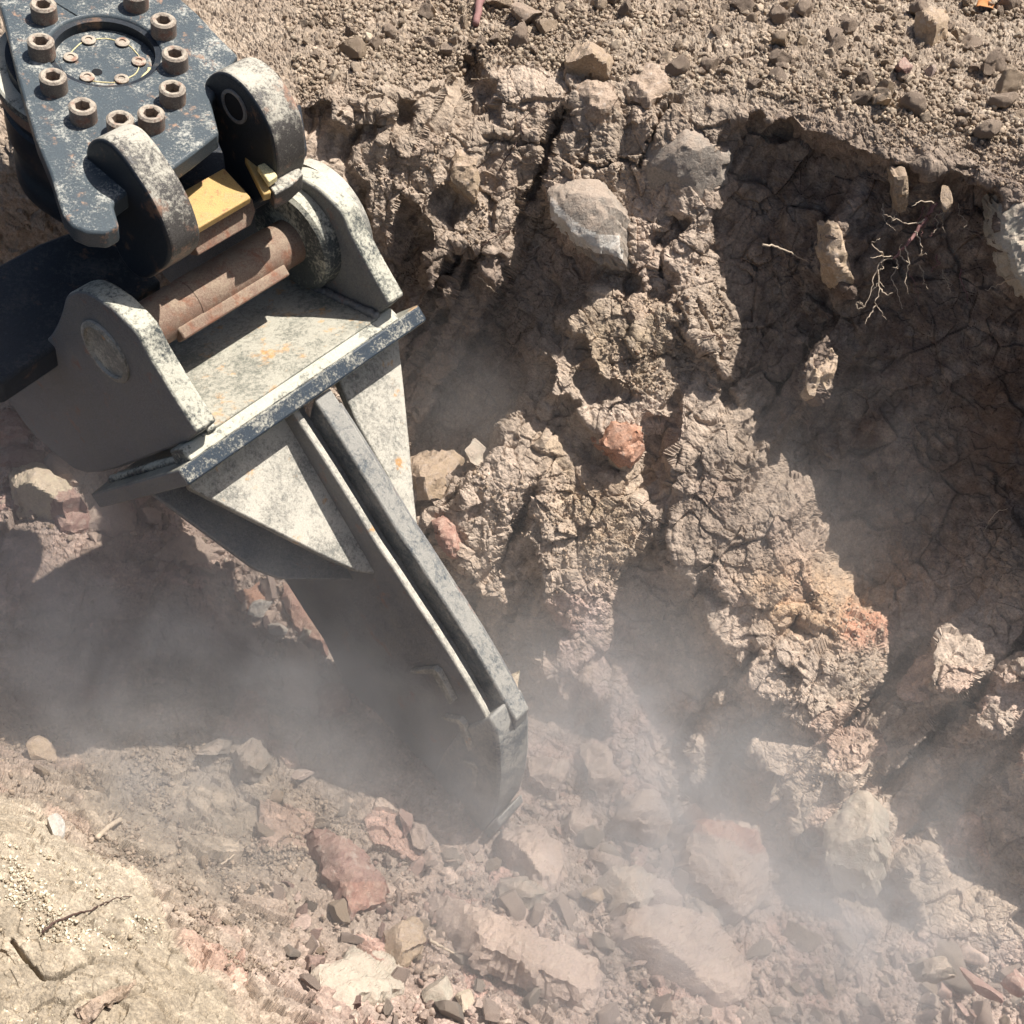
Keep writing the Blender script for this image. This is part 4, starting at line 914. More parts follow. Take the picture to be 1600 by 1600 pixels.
OR([(1446,110),(1460,104),(1464,118),(1450,130),(1440,128)], RM['pink'], 'thin pink stone chip beside the small purplish stone', .02, .03, seed=46)
OR([(1360,152),(1374,146),(1388,154),(1386,170),(1372,178),(1360,168)], RM['tan'], 'round buff pebble casting a long arrow shadow on the far bank slope', .045, .04, seed=47)
OR([(13,720),(28,714),(50,722),(80,735),(112,757),(134,790),(130,806),(112,800),(84,792),(50,800),(30,778),(18,750)], RM['cream'], 'pale cream pointed boulder left of the ripper ear', .055, .09, [(60,755,30,.02)], seed=49, mat2=RM['maroon'], zone2=[(92,768),(140,760),(140,850),(84,850),(78,790)])
OR([(-20,704),(18,694),(66,702),(70,720),(44,726),(14,716),(-10,726)], RM['maroon'], 'flat reddish slab behind the cream boulder', .03, .05, seed=51)
OR([(74,706),(92,700),(118,718),(136,738),(128,750),(110,742),(92,746),(72,728)], RM['pink'], 'crumbly pink block between the cream boulder and the ripper ear', .04, .05, seed=53)
OR([(-10,640),(12,634),(36,660),(42,688),(16,694),(-20,690)], RM['red'], 'reddish brown block at the left edge, above the cream boulder', .04, .06, seed=55)
OR([(86,802),(110,790),(138,800),(140,822),(118,830),(94,822)], RM['maroon'], 'dark maroon stone under the tip of the cream boulder', .03, .05, seed=57)
OR([(126,802),(160,780),(196,776),(208,800),(206,828),(172,826),(140,830)], RM['pink'], 'square pink block in front of the ripper base plate', .035, .06, seed=59)
OR([(214,806),(226,794),(256,806),(252,822),(236,830),(214,820)], RM['pink'], 'small layered pink block beside the square pink block', .03, .04, seed=61)
OR([(240,866),(268,846),(286,828),(310,838),(346,860),(346,892),(338,902),(326,896),(316,878),(292,872),(262,876)], RM['pink'], 'long beige-pink slab lying under the lower flange of the ripper', .03, .05, seed=63)
OR([(366,924),(388,918),(404,906),(416,912),(412,940),(388,952),(376,940)], RM['orange'], 'orange-tinted shard among the rubble behind the shank', .03, .04, seed=65)
OR([(396,946),(412,938),(424,948),(420,964),(404,976),(394,968)], RM['white'], 'small white chip catching the sun behind the shank', .03, .03, seed=67)
OR([(408,906),(424,900),(434,930),(428,946),(416,938)], RM['pink'], 'upright pink shard beside the white chip', .04, .05, seed=69)
OR([(414,972),(434,968),(450,986),(440,994),(420,990)], RM['white'], 'pale pink splinter below the white chip', .025, .03, seed=70)
OR([(442,908),(456,914),(490,966),(508,996),(504,1006),(478,1000),(460,970),(446,940)], RM['red'], 'reddish slab pressed against the back of the shank', .03, .04, seed=71)
OR([(468,990),(484,982),(488,996),(478,1006),(468,1000)], RM['pale'], 'pale chip lying on the reddish slab behind the shank', .04, .02, seed=72)
OR([(446,1010),(470,1000),(490,1016),(492,1060),(498,1126),(480,1124),(456,1110),(450,1060)], RM['pink'], 'tall brownish pink slab behind the middle of the shank', .035, .05, seed=73)
OR([(496,1072),(520,1062),(540,1068),(548,1094),(530,1104),(510,1110),(500,1090)], RM['maroon'], 'jagged brown stone at the lower back edge of the shank', .035, .04, seed=75)
OR([(616,1276),(634,1272),(642,1284),(636,1310),(620,1306)], RM['maroon'], 'dark red stone half under the ripper tip on its left', .03, .04, seed=77)
OR([(642,1288),(650,1282),(668,1304),(670,1326),(652,1330),(638,1312)], RM['pink'], 'pale triangular stone beside the dark red stone', .04, .05, seed=78)
OR([(784,1296),(810,1288),(848,1294),(880,1320),(882,1350),(870,1372),(836,1362),(804,1362),(786,1340),(780,1320)], RM['pink'], 'broad rounded pink boulder immediately right of the ripper tip', .05, .08, [(825,1325,40,.015)], seed=79)
OR([(824,1180),(850,1182),(888,1184),(886,1206),(868,1238),(846,1226),(826,1204)], RM['pink'], 'smooth pink block just right of the ripper tooth', .05, .07, seed=81)
OR([(892,1262),(912,1258),(930,1268),(936,1292),(922,1310),(900,1304),(888,1284)], RM['pink'], 'small rounded pink stone left of the rounded boulder', .04, .05, seed=83)
OR([(1008,1386),(1026,1368),(1046,1376),(1066,1398),(1062,1412),(1036,1414),(1024,1404)], RM['pink'], 'narrow stone wedged above the large flat slab', .04, .05, seed=85)
OR([(924,1326),(950,1330),(984,1344),(982,1356),(958,1354),(926,1340)], RM['pink'], 'thin flat stone lying above the grey-sided lump', .03, .03, seed=86)
OR([(910,1396),(930,1390),(950,1402),(944,1416),(922,1420),(910,1410)], RM['tan'], 'tan egg-shaped stone left of the grey-sided lump', .035, .04, seed=87)
OR([(1082,1400),(1100,1406),(1150,1440),(1146,1452),(1108,1432),(1084,1414)], RM['grey'], 'thin grey slab under the big square block', .02, .04, seed=88)
OR([(666,1544),(690,1536),(708,1550),(704,1562),(680,1582),(668,1568)], RM['pale'], 'pale chip of stone at the bottom edge, right of the pale slab', .03, .03, seed=89)
OR([(706,1560),(722,1548),(738,1556),(734,1574),(714,1580)], RM['cream'], 'cream chip of stone at the bottom edge beside the pale chip', .03, .03, seed=90)
OR([(782,1372),(830,1366),(858,1372),(862,1392),(820,1396),(782,1394)], RM['grey'], 'long flat grey stone above the plank-shaped stone', .03, .04, seed=91)
OR([(40,1168),(58,1164),(84,1176),(86,1196),(70,1204),(58,1200),(60,1186)], RM['tan'], 'peach coloured stone on the slope at the left edge of the frame', .035, .04, seed=92)
OR([(76,1276),(86,1274),(92,1300),(92,1320),(84,1318),(72,1306)], RM['white'], 'white upright splinter at the rim of the near bank', .02, .04, seed=93, depth0=None)
OR([(454,1210),(474,1206),(492,1208),(488,1216),(462,1220)], RM['pink'], 'thin pink flake at the edge of the tool shadow', .03, .02, seed=94)
OR([(370,1170),(392,1152),(408,1154),(422,1186),(410,1200),(380,1194)], RM['grey'], 'grey angular block on the edge of the slope left of the shank', .045, .06, seed=95)
OR([(318,1162),(340,1158),(356,1166),(356,1184),(338,1188),(312,1176)], RM['grey'], 'low grey stone left of the grey angular block', .04, .05, seed=96)
OR([(1442,1500),(1460,1494),(1478,1496),(1490,1510),(1496,1522),(1478,1528),(1452,1526)], RM['grey'], 'speckled stone near the bottom right corner', .07, .05, seed=97, depth0=2.25)
OR([(1500,1528),(1522,1524),(1540,1540),(1544,1552),(1528,1556),(1510,1546)], RM['maroon'], 'brown stone leaning against the speckled stone at bottom right', .07, .05, seed=98, depth0=2.25)
OR([(1570,1520),(1600,1522),(1610,1540),(1590,1552),(1564,1548)], RM['maroon'], 'dark brown stone at the right edge near the bottom', .07, .05, seed=99, depth0=2.25)
OR([(135,1590),(125,1572),(150,1556),(190,1540),(210,1530),(212,1538),(188,1556),(160,1568)], RM['soil'], 'brown bark-like splinter lying on the cream near bank', .02, .010, seed=101, cat='splinter', name='wood_splinter', bevel=4)

OR([(1562,320),(1585,314),(1640,330),(1640,480),(1602,458),(1584,425),(1566,380)], RM['pale'], 'big pale stone face at the right edge beside the overhang', .0, .10, seed=121, depth0=float(field(MINK, 1590, 380)) - .03)
OR([(1398,278),(1420,276),(1421,304),(1416,330),(1404,334),(1400,308)], RM['tan'], 'sunlit soil knob hanging under the overhang, left of the fine roots', .0, .04, seed=122, depth0=float(field(MINK, 1410, 300)) - .02, rough=.004, name='soil_clod', cat='clod')
OR([(1470,290),(1486,292),(1490,318),(1486,336),(1474,330),(1470,308)], RM['tan'], 'sunlit soil knob hanging under the overhang, right of the fine roots', .0, .04, seed=123, depth0=float(field(MINK, 1480, 312)) - .02, rough=.004, name='soil_clod', cat='clod')
OR([(1272,548),(1288,530),(1300,545),(1312,562),(1304,590),(1290,600),(1284,580),(1276,612),(1266,602),(1270,575)], RM['tan'], 'ragged sunlit crust alone in the middle of the deep shadow', .0, .03, seed=124, depth0=float(field(MINK, 1290, 570)) - .02, rough=.006, name='soil_clod', cat='clod')
OR([(638,712),(655,704),(682,702),(706,700),(722,712),(716,730),(690,738),(660,744),(640,738)], RM['tan'], 'crumbly tan block right beside the right gusset', .025, .05, seed=125, rough=.004)
OR([(735,702),(752,700),(768,712),(762,726),(740,728)], RM['pale'], 'pale yellow stone on the sunlit hump behind the shank', .03, .04, seed=126)
OR([(672,812),(688,808),(704,820),(708,850),(704,868),(690,862),(680,840)], RM['red'], 'reddish crumb patch of stone close to the shank front edge', .02, .04, seed=128, rough=.004)
OR([(792,1058),(804,1054),(810,1066),(804,1084),(794,1078)], RM['cream'], 'small cream stone perched on the front edge of the shank', .06, .03, seed=129, depth0=2.30)
# -- loose stones one can count: copies of a few broken stones on floor, slope and far bank
rs = np.random.RandomState(21)
def protos(n, sub, mats, name, rough=.05, blocky=.5, dimf=None):
    out = []
    for k in range(n):
        dims = (1, rs.uniform(.45, .9), rs.uniform(.25, .7)) if dimf is None else dimf(rs)
        V, F = faceted(rs, sub, dims, 6, rough, blocky); me = bpy.data.meshes.new(name); me.from_pydata([tuple(v) for v in V], [], F); me.update()
        me.polygons.foreach_set('use_smooth', [True] * len(me.polygons)); me.set_sharp_from_angle(angle=math.radians(32))
        me.materials.append(mats[k % len(mats)]); out.append(me)
    return out
LMK = [(1130,1290,'the big square block'),(1080,1570,'the large flat slab'),(790,1500,'the plank-shaped stone'),(550,1350,'the brick red wedge'),(560,1530,'the pale yellowish slab'),(740,1320,'the ripper tip'),(1015,1270,'the rounded pink boulder'),(940,1200,'the upright pink slab'),(985,1380,'the grey-sided stone'),
 (830,1330,'the broad pink boulder'),(860,1210,'the smooth pink block'),(460,1420,'the foot of the brown slope'),(1300,1450,'the dust cloud'),(1450,1520,'the speckled stone'),(1560,1560,'the bottom right corner'),(820,1590,'the bottom edge'),(1250,1560,'the bottom edge'),
 (60,760,'the cream boulder'),(170,800,'the square pink block'),(300,860,'the beige-pink slab'),(400,950,'the white chip'),(470,1060,'the tall brown slab'),(520,1090,'the jagged brown stone'),(20,660,'the left edge'),
 (60,1180,'the peach coloured stone'),(330,1170,'the low grey stone'),(395,1175,'the grey angular block'),(170,1290,'the flat wood sliver'),(365,1335,'the pale straw'),(240,1400,'the near bank rim'),(20,1100,'the left edge'),(470,1210,'the thin pink flake'),(560,1250,'the tool shadow'),(300,1480,'the near bank rim'),
 (744,15,'the reddish root'),(817,30,'the tan lump'),(920,90,'the buff stone'),(1015,125,'the flat soil block'),(675,18,'the yellowish stone'),(1230,12,'the small top stone'),(1455,28,'the buff boulder'),(1538,8,'the orange leaf'),(1410,118,'the purplish stone'),(1375,162,'the arrow-shadow pebble'),(560,60,'the coupler'),(1120,60,'the top middle'),(1330,70,'the top right'),(1560,110,'the right edge'),(620,120,'the rim crack'),(1240,150,'the deep shadow'),(1500,200,'the overhang')]
SEEN = {}
def place_label(x, y, s, rng, me, label_of):
    d = [math.hypot(x - a, y - b) for a, b, _ in LMK]; k = int(np.argmin(d)); a, b, nm_ = LMK[k]
    ang = math.degrees(math.atan2(-(y - b), x - a)) % 360; dist = 'just ' if d[k] < 45 else ('' if d[k] < 90 else 'well ')
    dr_ = ['right of', 'up and right of', 'above', 'up and left of', 'left of', 'down and left of', 'below', 'down and right of'][int((ang + 22.5) // 45) % 8]
    q = (math.log(s / rng[0]) / math.log(rng[1] / rng[0])); sz = 'tiny' if q < .08 else 'small' if q < .3 else 'middling' if q < .6 else 'larger'
    dm_ = me.vertices; co = np.array([v.co[:] for v in dm_]) if len(dm_) < 3000 else None; sp = (co.max(0) - co.min(0)); sp = np.sort(sp)
    shp = 'flat' if sp[0] < .5 * sp[1] else 'long' if sp[1] < .68 * sp[2] else 'blocky'
    L = '%s %s %s %s %s' % (sz, shp, label_of(me.materials[0].name), dist + dr_, nm_)
    if L in SEEN:
        px_, py_ = SEEN[L]; L2 = L + (', the upper' if y < py_ else ', the lower') if abs(y - py_) > abs(x - px_) else L + (', the left' if x < px_ else ', the right'); L2 = L2 + (' one' if len(L2.split()) < 16 else '')
        if L2 in SEEN: L2 = L2.replace('the ', 'the outer ', 1) if len(L2.split()) < 16 else L2
        SEEN[L2] = (x, y); return L2
    SEEN[L] = (x, y); return L
def scatter(meshes, n, polys, smin, smax, name, label_of, cat, group, sink=.25, seed=3, tries=30, spacing=.8):
    r2 = np.random.RandomState(seed); placed = []; allp = np.concatenate([np.array(p, float) for p in polys])
    lo, hi = allp.min(0), allp.max(0); k = 0; cnt = 0
    while cnt < n and k < n * tries:
        k += 1; x, y = r2.uniform(lo[0], hi[0]), r2.uniform(lo[1], hi[1])
        if not any(poly_in(np.array([x]), np.array([y]), np.array(p, float))[0] for p in polys): continue
        s = smin * (smax / smin) ** (r2.rand() ** 1.7); t = ground_t(x, y); P_ = pt(x, y, t) + gnormal(x, y) * s * (1 - sink * 2) * .6
        if any(np.linalg.norm(P_ - q) < (s + s2) * spacing for q, s2 in placed[-400:]): continue
        placed.append((P_, s)); me = meshes[r2.randint(len(meshes))]
        o = bpy.data.objects.new(name, me); COL.objects.link(o)
        M_ = Matrix(rand_rot(r2).tolist()).to_4x4(); o.matrix_world = Matrix.Translation(Vector(P_)) @ M_ @ Matrix.Scale(s, 4)
        tag(o, place_label(x, y, s, (smin, smax), me, label_of), cat, group); cnt += 1
    return cnt
FL = protos(12, 4, [RM['pink'], RM['pink'], RM['grey'], RM['maroon'], RM['pink'], RM['tan']], 'loose_stone')
nm = {'pinkish_stone': 'pink', 'grey_stone': 'grey', 'maroon_stone': 'maroon', 'tan_stone': 'tan', 'soil_clod': 'brown', 'cream_stone': 'cream', 'pale_stone': 'pale', 'white_chip': 'white', 'red_stone': 'red'}
FLP = [[(560,1340),(700,1340),(960,1160),(1060,1250),(1200,1310),(1240,1420),(1420,1470),(1600,1500),(1620,1620),(470,1620),(480,1500),(420,1400)]]
scatter(FL, 205, FLP, .012, .050, 'loose_stone', lambda m: nm[m] + ' stone', 'stone', 'loose stones on the trench floor', seed=5)
SLP = [[(0,1060),(120,1100),(230,1130),(420,1200),(620,1310),(560,1420),(480,1520),(360,1520),(260,1420),(60,1270),(0,1240)]]
SL = protos(6, 4, [RM['grey'], RM['tan'], RM['grey'], RM['soil']], 'loose_stone')
scatter(SL, 50, SLP, .006, .022, 'loose_stone', lambda m: nm[m] + ' slope stone', 'stone', 'small stones on the brown slope', seed=8)
BKP = [[(470,20),(560,0),(1600,-10),(1600,220),(1400,190),(1200,150),(1000,110),(800,80),(600,110),(480,120)]]
BK = protos(8, 4, [RM['soil'], RM['tan'], RM['soil'], RM['soil']], 'soil_clod', .11, .15, lambda r_: (1, r_.uniform(.7, 1), r_.uniform(.6, .9)))
scatter(BK, 170, BKP, .007, .026, 'soil_clod', lambda m: nm[m] + ' clod', 'clod', 'clods on the far bank', sink=.15, seed=11)
LWP = [[(0,640),(60,640),(140,740),(260,800),(440,900),(560,1130),(460,1120),(330,930),(120,850),(0,800)]]
scatter(FL, 45, LWP, .008, .024, 'loose_stone', lambda m: nm[m] + ' stone', 'stone', 'loose stones behind the ripper', seed=14)

# -- gravel and crumbs nobody could count
def gravel(name, polys, n, smin, smax, cols, seed, sub=1, up=.4, prob=None):
    r2 = np.random.RandomState(seed); base = [faceted(r2, sub, (1, r2.uniform(.5, .95), r2.uniform(.3, .75)), 6, .16, .5) for _ in range(14)]
    Vs = []; Fs = []; Cs = []; nv = 0; allp = np.concatenate([np.array(p, float) for p in polys]); lo, hi = allp.min(0), allp.max(0)
    X = r2.uniform(lo[0], hi[0], n * 3); Y = r2.uniform(lo[1], hi[1], n * 3); m = np.zeros(len(X), bool)
    for p in polys: m |= poly_in(X, Y, np.array(p, float))
    X, Y = X[m][:n * 2], Y[m][:n * 2]
    T = bil(DDISP, np.interp(X, GX, np.arange(GW)), np.interp(Y, GY, np.arange(GH))); P_ = pt(X, Y, T)
    dens = np.clip(.5 + 1.1 * vnoise(P_, .07, seed), .04, 1); k_ = r2.rand(len(X)) < dens; X, Y, P_ = X[k_][:n], Y[k_][:n], P_[k_][:n]
    for q, x, y in zip(P_, X, Y):
        V, F = base[r2.randint(14)]; s = smin * (smax / smin) ** (r2.rand() ** 2.5); Q = V @ rand_rot(r2).T * s + q + gnormal(x, y) * s * up
        Vs.append(Q); Fs.append(np.array(F) + nv); nv += len(V); c = np.array(cols[r2.randint(len(cols))]) * r2.uniform(.8, 1.2); Cs.append(np.tile(np.r_[c, 1], (len(V), 1)))
    V = np.vstack(Vs); F = np.vstack(Fs); me = bpy.data.meshes.new(name)
    me.vertices.add(len(V)); me.vertices.foreach_set('co', V.astype(np.float32).ravel()); me.loops.add(F.size); me.loops.foreach_set('vertex_index', F.astype(np.int32).ravel())
    me.polygons.add(len(F)); me.polygons.foreach_set('loop_start', np.arange(0, F.size, 3, dtype=np.int32)); me.update(calc_edges=True)
    ca = me.color_attributes.new('soil', 'FLOAT_COLOR', 'POINT'); ca.data.foreach_set('color', np.vstack(Cs).astype(np.float32).ravel())
    me.materials.append(m_ground); o = bpy.data.objects.new(name, me); COL.objects.link(o); o['kind'] = 'stuff'; return o
gravel('clod_litter', [[(430,-60),(1700,-60),(1700,240),(1500,215),(1250,160),(1000,130),(800,100),(600,140),(470,160)]], 700, .004, .016, [(.30,.235,.175),(.25,.195,.145),(.35,.28,.21)], 44, sub=3, up=.2)
gravel('gravel', [[(430,-60),(1700,-60),(1700,240),(1500,215),(1250,160),(1000,130),(800,100),(600,140),(470,160)]], 30000, .0013, .009, [(.29,.225,.165),(.33,.26,.195),(.25,.19,.14),(.37,.30,.225),(.30,.23,.17)], 31)
gravel('rubble_chips', [FLP[0], LWP[0]], 12000, .0015, .012, [(.29,.22,.175),(.35,.265,.21),(.26,.20,.16),(.40,.32,.26),(.27,.185,.15)], 33)
gravel('rubble', [FLP[0], LWP[0]], 900, .007, .026, [(.30,.225,.18),(.36,.275,.225),(.27,.20,.165),(.38,.30,.24),(.29,.20,.165)], 43, sub=3, up=.15)
gravel('slope_crumbs', SLP, 8000, .0014, .007, [(.28,.215,.16),(.33,.26,.20),(.24,.185,.14)], 35)
gravel('bank_pebbles', [[(-60,1290),(60,1330),(220,1400),(260,1450),(250,1500),(180,1500),(60,1470),(-60,1500)],[(-60,1560),(100,1560),(60,1640),(-60,1640)]], 4000, .0010, .0040, [(.50,.44,.33),(.60,.54,.42),(.42,.34,.24)], 37)
gravel('wall_crumbs', [[(540,260),(740,200),(800,420),(700,420)],[(880,450),(1060,470),(1100,600),(980,620)],[(660,700),(1000,760),(980,920),(800,940)],[(1160,900),(1390,960),(1370,1200),(1360,1320),(1230,1200)],[(1100,380),(1160,560),(1060,470)],[(1180,100),(1600,200),(1600,330),(1500,270),(1250,190)]], 24000, .0013, .0055, [(.27,.205,.15),(.33,.25,.18),(.24,.17,.12),(.38,.29,.21)], 39)
# ---------------------------------------------------------------- roots, twigs, leaf
m_root, n, b = principled('pale_root_bark', .8); _z = noise_node(n, 120, 4, .6); n.links.new(ramp(n, _z.outputs[0], [(.3, (.30, .22, .15)), (.7, (.60, .50, .38))]).outputs[0], b.inputs['Base Color'])
m_rootd, n, b = principled('dark_root_bark', .8); _z = noise_node(n, 120, 4, .6); n.links.new(ramp(n, _z.outputs[0], [(.3, (.05, .03, .025)), (.7, (.12, .07, .055))]).outputs[0], b.inputs['Base Color'])
m_rroot, n, b = principled('reddish_root_bark', .7); _z = noise_node(n, 90, 4, .6); n.links.new(ramp(n, _z.outputs[0], [(.3, (.14, .06, .055)), (.7, (.34, .19, .17))]).outputs[0], b.inputs['Base Color'])
m_leaf, n, b = principled('dry_orange_leaf', .7); _z = noise_node(n, 60, 4, .6); n.links.new(ramp(n, _z.outputs[0], [(.3, (.32, .12, .04)), (.7, (.50, .24, .09))]).outputs[0], b.inputs['Base Color'])
def droot(pxs, off, jit, seed):
    """root line: pixel path, off = metres in front of the ground (or of the sun's limit in a hollow)"""
    r2 = np.random.RandomState(seed); pts = []
    P_ = np.array(pxs, float); n_ = len(P_)
    tt = np.linspace(0, n_ - 1, max(4, n_ * 4)); X = np.interp(tt, range(n_), P_[:, 0]); Y = np.interp(tt, range(n_), P_[:, 1])
    for k, (x, y) in enumerate(zip(X, Y)):
        t = min(ground_t(x, y), ground_t(x + 3, y), ground_t(x, y + 3)); o_ = off[0] + (off[1] - off[0]) * tt[k] / (n_ - 1)
        pts.append(pt(x, y, t - o_) + r2.randn(3) * jit)
    return pts
def root(pxs, rad, mat, label, off=(.004, .03), jit=.0009, seed=1, cat='root', name='root', group=None, tip=.35):
    pts = droot(pxs, off, jit, seed); c = pts[0]; o = tube(name, [p - c for p in pts], rad, mat, None, 7, np.linspace(1, tip, len(pts))); o.location = tuple(c); tag(o, label, cat, group); return o
root([(752,-6),(748,10),(744,38)], .009, m_rroot, 'thick reddish root poking out of the soil at the top edge of the frame', (.03, .02), tip=.8)
root([(1192,381),(1214,386),(1232,392),(1246,402),(1262,408)], .0022, m_root, 'single pale root thread crossing the deep shadow on the far wall', (.10, .03), seed=2)
# root cluster hanging from the overhang
rc = empty('hanging_root', pt(1452, 325, ground_t(1452, 325) - .09)); tag(rc, 'branching cluster of fine pale roots hanging in the deep shadow under the overhang', 'root')
def rpart(nm_, pxs, rad, off, seed, mat=m_root, tip=.3):
    pts = droot(pxs, off, .0011, seed); return tube(nm_, pts, rad, mat, rc, 6, np.linspace(1, tip, len(pts)))
rpart('main_root', [(1462,318),(1444,345),(1430,365),(1414,385),(1398,402)], .0042, (.06, .11), 3, m_rroot, .6)
r3 = np.random.RandomState(5)
for path in [[(1398,402),(1375,410),(1365,430),(1362,455),(1350,480),(1340,482)], [(1372,420),(1374,450),(1368,475),(1378,488),(1384,502)], [(1368,478),(1356,496),(1350,508)], [(1398,402),(1380,400),(1362,402)], [(1414,385),(1420,410),(1415,440),(1420,460)],
             [(1430,362),(1438,375),(1440,392),(1436,400)], [(1444,345),(1420,350),(1396,342),(1382,335)], [(1462,318),(1440,314),(1424,322)], [(1398,402),(1405,420),(1396,418)], [(1362,455),(1374,440),(1382,448)], [(1380,400),(1362,380),(1376,372)], [(1340,482),(1338,472),(1346,476)],
             [(1420,410),(1404,398),(1410,380)], [(1374,450),(1386,462),(1394,458)], [(1436,400),(1448,396)], [(1350,480),(1344,470)]]:
    rpart('rootlet', path, .0013, (.10, .12), r3.randint(999))
for k_ in range(16):
    x_ = r3.uniform(1372, 1500); y_ = r3.uniform(300, 330) if k_ % 2 else r3.uniform(380, 430); L_ = r3.uniform(25, 70); dx_ = r3.uniform(-.5, .5)
    q_ = [(x_ + dx_ * L_ * t_ + r3.randn() * 4, y_ + L_ * t_) for t_ in np.linspace(0, 1, 5)]
    rpart('rootlet', q_, r3.uniform(.0007, .0016), (.03, .09), r3.randint(999), m_root if k_ % 3 else m_rroot)
root([(1596,430),(1575,438),(1558,446),(1540,454)], .0018, m_root, 'short pale root at the right edge of the frame', (.01, .05), seed=7)
root([(1538,830),(1548,812),(1560,797),(1574,796)], .0014, m_root, 'thin pale rootlet in the shaded wall at the right side', (.01, .03), seed=8)
root([(818,210),(812,192),(845,158)], .0016, m_rootd, 'thin dark twig on the sunlit clod below the crack of the far bank', (.006, .01), seed=9, cat='twig', name='twig')
root([(780,266),(795,240),(808,222)], .0016, m_rootd, 'thin dark twig left of the wide gully in the far wall', (.006, .01), seed=10, cat='twig', name='twig')
root([(745,392),(765,375),(785,364),(800,358)], .0015, m_rootd, 'long dark hair root above the central hollow', (.006, .014), seed=11)
root([(746,430),(756,440),(766,448),(778,460)], .0013, m_root, 'pale curling root hanging over the central hollow', (.02, .05), seed=12)
root([(808,294),(822,290),(840,285)], .0012, m_root, 'short pale root end beside the wide gully', (.01, .02), seed=13)
root([(735,123),(748,124),(763,122)], .0013, m_root, 'pale root bridging the crack of the far bank', (.03, .03), seed=14)
root([(1098,527),(1115,524),(1135,528),(1150,527)], .0014, m_rootd, 'dark root lying across the narrow sunlit rib', (.005, .008), seed=15)
root([(858,465),(862,478),(862,488)], .0010, m_root, 'tiny pale rootlet in the middle of the central hollow', (.03, .05), seed=16)
root([(66,1456),(90,1440),(115,1428),(140,1424),(165,1410),(185,1403),(205,1400)], .0016, m_rootd, 'curved brown twig lying on the cream near bank', (.004, .006), seed=17, cat='twig', name='twig')
root([(345,1352),(362,1338),(378,1326),(388,1320)], .0016, m_root, 'thin pale straw on the brown slope', (.01, .015), seed=18, cat='straw', name='straw')
root([(152,1308),(170,1292),(188,1280)], .0042, m_root, 'flat pale wood sliver on the slope beside the near bank', (.012, .012), seed=19, cat='wood sliver', name='wood_sliver', tip=1)
root([(672,1468),(690,1480),(708,1488)], .0030, m_root, 'pale sliver in the shade under the plank-shaped stone', (.03, .03), seed=20, cat='wood sliver', name='wood_sliver', tip=.5)
# dirt-caked root stub under the overhang
stub = OR([(1298,350),(1304,344),(1312,350),(1318,372),(1326,398),(1328,420),(1336,436),(1334,456),(1322,464),(1308,450),(1302,420),(1298,390)], RM['tan'], 'upright dirt-caked root stub in the deep shadow, left of the fine roots', .0, .05, depth0=float(field(MINK, 1315, 400)) - .015, seed=111, bevel=8, rough=.004, name='root_stub', cat='root', side_flare=-.05)
# leaf in the corner
def leaf():
    c = pt(1538, 8, ground_t(1538, 8) - .02); V = []; F = []
    nx, ny = 9, 5
    for i in range(nx):
        u = i / (nx - 1); wd = .020 * math.sin(math.pi * (u * .92 + .04)) ** .8
        for j in range(ny):
            v = (j / (ny - 1) - .5) * 2; V.append(np.array([(u - .5) * .065, v * wd, .006 * math.sin(u * 5) + .008 * abs(v)]))
    for i in range(nx - 1):
        for j in range(ny - 1): F.append([i * ny + j, (i + 1) * ny + j, (i + 1) * ny + j + 1, i * ny + j + 1])
    o = mesh_obj('dry_leaf', V, F, m_leaf, None, smooth=True); o.location = tuple(c); o.rotation_euler = (.5, .2, .7)
    s_ = o.modifiers.new('thickness', 'SOLIDIFY'); s_.thickness = .0006
    tag(o, 'curled dry orange leaf at the top edge near the right corner', 'leaf')
leaf()
# ---------------------------------------------------------------- dust raised by the digging: one volume with drifting clouds inside
dm = bpy.data.materials.new('dust'); dm.use_nodes = True; n = dm.node_tree; n.nodes.clear()
out = nd(n, 'ShaderNodeOutputMaterial'); pv = nd(n, 'ShaderNodeVolumePrincipled'); n.links.new(pv.outputs[0], out.inputs['Volume'])
pv.inputs['Color'].default_value = (.87, .865, .87, 1); pv.inputs['Anisotropy'].default_value = .25
geo = nd(n, 'ShaderNodeNewGeometry'); pos = geo.outputs['Position']
nz = noise_node(n, 4.6, 4, .62, pos); nz.inputs['Distortion'].default_value = 1.1
nr_ = nd(n, 'ShaderNodeMapRange'); n.links.new(nz.outputs[0], nr_.inputs[0]); nr_.inputs[1].default_value = .38; nr_.inputs[2].default_value = .64; nr_.inputs[3].default_value = .12; nr_.inputs[4].default_value = 1.9
total = None
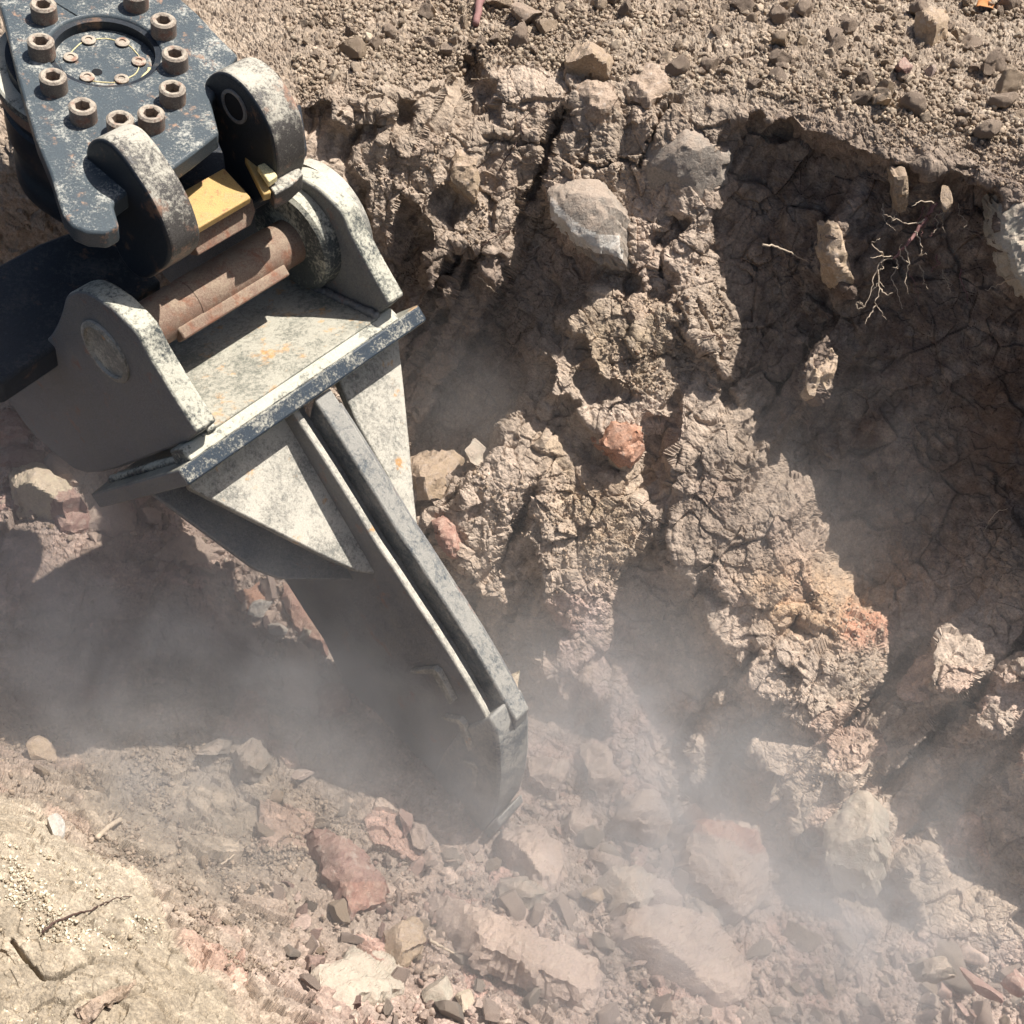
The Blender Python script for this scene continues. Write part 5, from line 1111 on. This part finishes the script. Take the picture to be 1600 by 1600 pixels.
def puff(x, y, back, r, dens, sx=1, sy=1, sz=1):
    """soft ball of dust: centre 'back' metres in front of the ground seen at (x, y)"""
    global total
    c = pt(x, y, ground_t(x, y) - back)
    s = nd(n, 'ShaderNodeVectorMath', operation='SUBTRACT'); n.links.new(pos, s.inputs[0]); s.inputs[1].default_value = tuple(c)
    m = nd(n, 'ShaderNodeVectorMath', operation='MULTIPLY'); n.links.new(s.outputs[0], m.inputs[0]); m.inputs[1].default_value = (1 / (r * sx), 1 / (r * sy), 1 / (r * sz))
    d = nd(n, 'ShaderNodeVectorMath', operation='DOT_PRODUCT'); n.links.new(m.outputs[0], d.inputs[0]); n.links.new(m.outputs[0], d.inputs[1])
    e = nd(n, 'ShaderNodeMath', operation='POWER'); e.inputs[0].default_value = math.e
    ng = nd(n, 'ShaderNodeMath', operation='MULTIPLY'); n.links.new(d.outputs['Value'], ng.inputs[0]); ng.inputs[1].default_value = -1.0; n.links.new(ng.outputs[0], e.inputs[1])
    k = nd(n, 'ShaderNodeMath', operation='MULTIPLY'); n.links.new(e.outputs[0], k.inputs[0]); k.inputs[1].default_value = dens
    if total is None: total = k.outputs[0]
    else:
        a = nd(n, 'ShaderNodeMath', operation='ADD'); n.links.new(total, a.inputs[0]); n.links.new(k.outputs[0], a.inputs[1]); total = a.outputs[0]
puff(180, 990, .14, .26, 1.5, 1.3, 1, .8)
puff(400, 1060, .12, .18, 1.4)
puff(250, 1250, .14, .26, 1.3, 1.3, 1, .7)
puff(540, 1230, .06, .16, .6)
puff(830, 1080, .06, .20, 1.3)
puff(960, 1080, .10, .20, 1.3)
puff(1060, 1200, .10, .20, 1.7)
puff(1190, 1330, .12, .20, 1.5)
puff(1390, 1470, .14, .20, 2.1, 1.2, 1, 1)
puff(1300, 1560, .12, .22, 1.1)
puff(850, 1360, .16, .26, 1.2)
puff(1450, 1200, .12, .24, .8)
puff(1260, 800, .10, .20, .6)
puff(760, 620, .12, .16, .8)
puff(1000, 1500, .15, .35, .8)
puff(700, 1150, .10, .40, .2)
puff(150, 950, .2, .40, .5)
mu = nd(n, 'ShaderNodeMath', operation='MULTIPLY'); n.links.new(total, mu.inputs[0]); n.links.new(nr_.outputs[0], mu.inputs[1]); n.links.new(mu.outputs[0], pv.inputs['Density'])
V = []; lo = np.array([-1.9, .35, -1.55]); hi = np.array([1.9, 2.6, .12])
for x in (lo[0], hi[0]):
    for y in (lo[1], hi[1]):
        for z in (lo[2], hi[2]): V.append((x, y, z))
F = [[0, 1, 3, 2], [4, 6, 7, 5], [0, 4, 5, 1], [2, 3, 7, 6], [0, 2, 6, 4], [1, 5, 7, 3]]
dc_ = mesh_obj('dust_cloud', V, F, dm); tag(dc_, None, None, None, 'stuff')
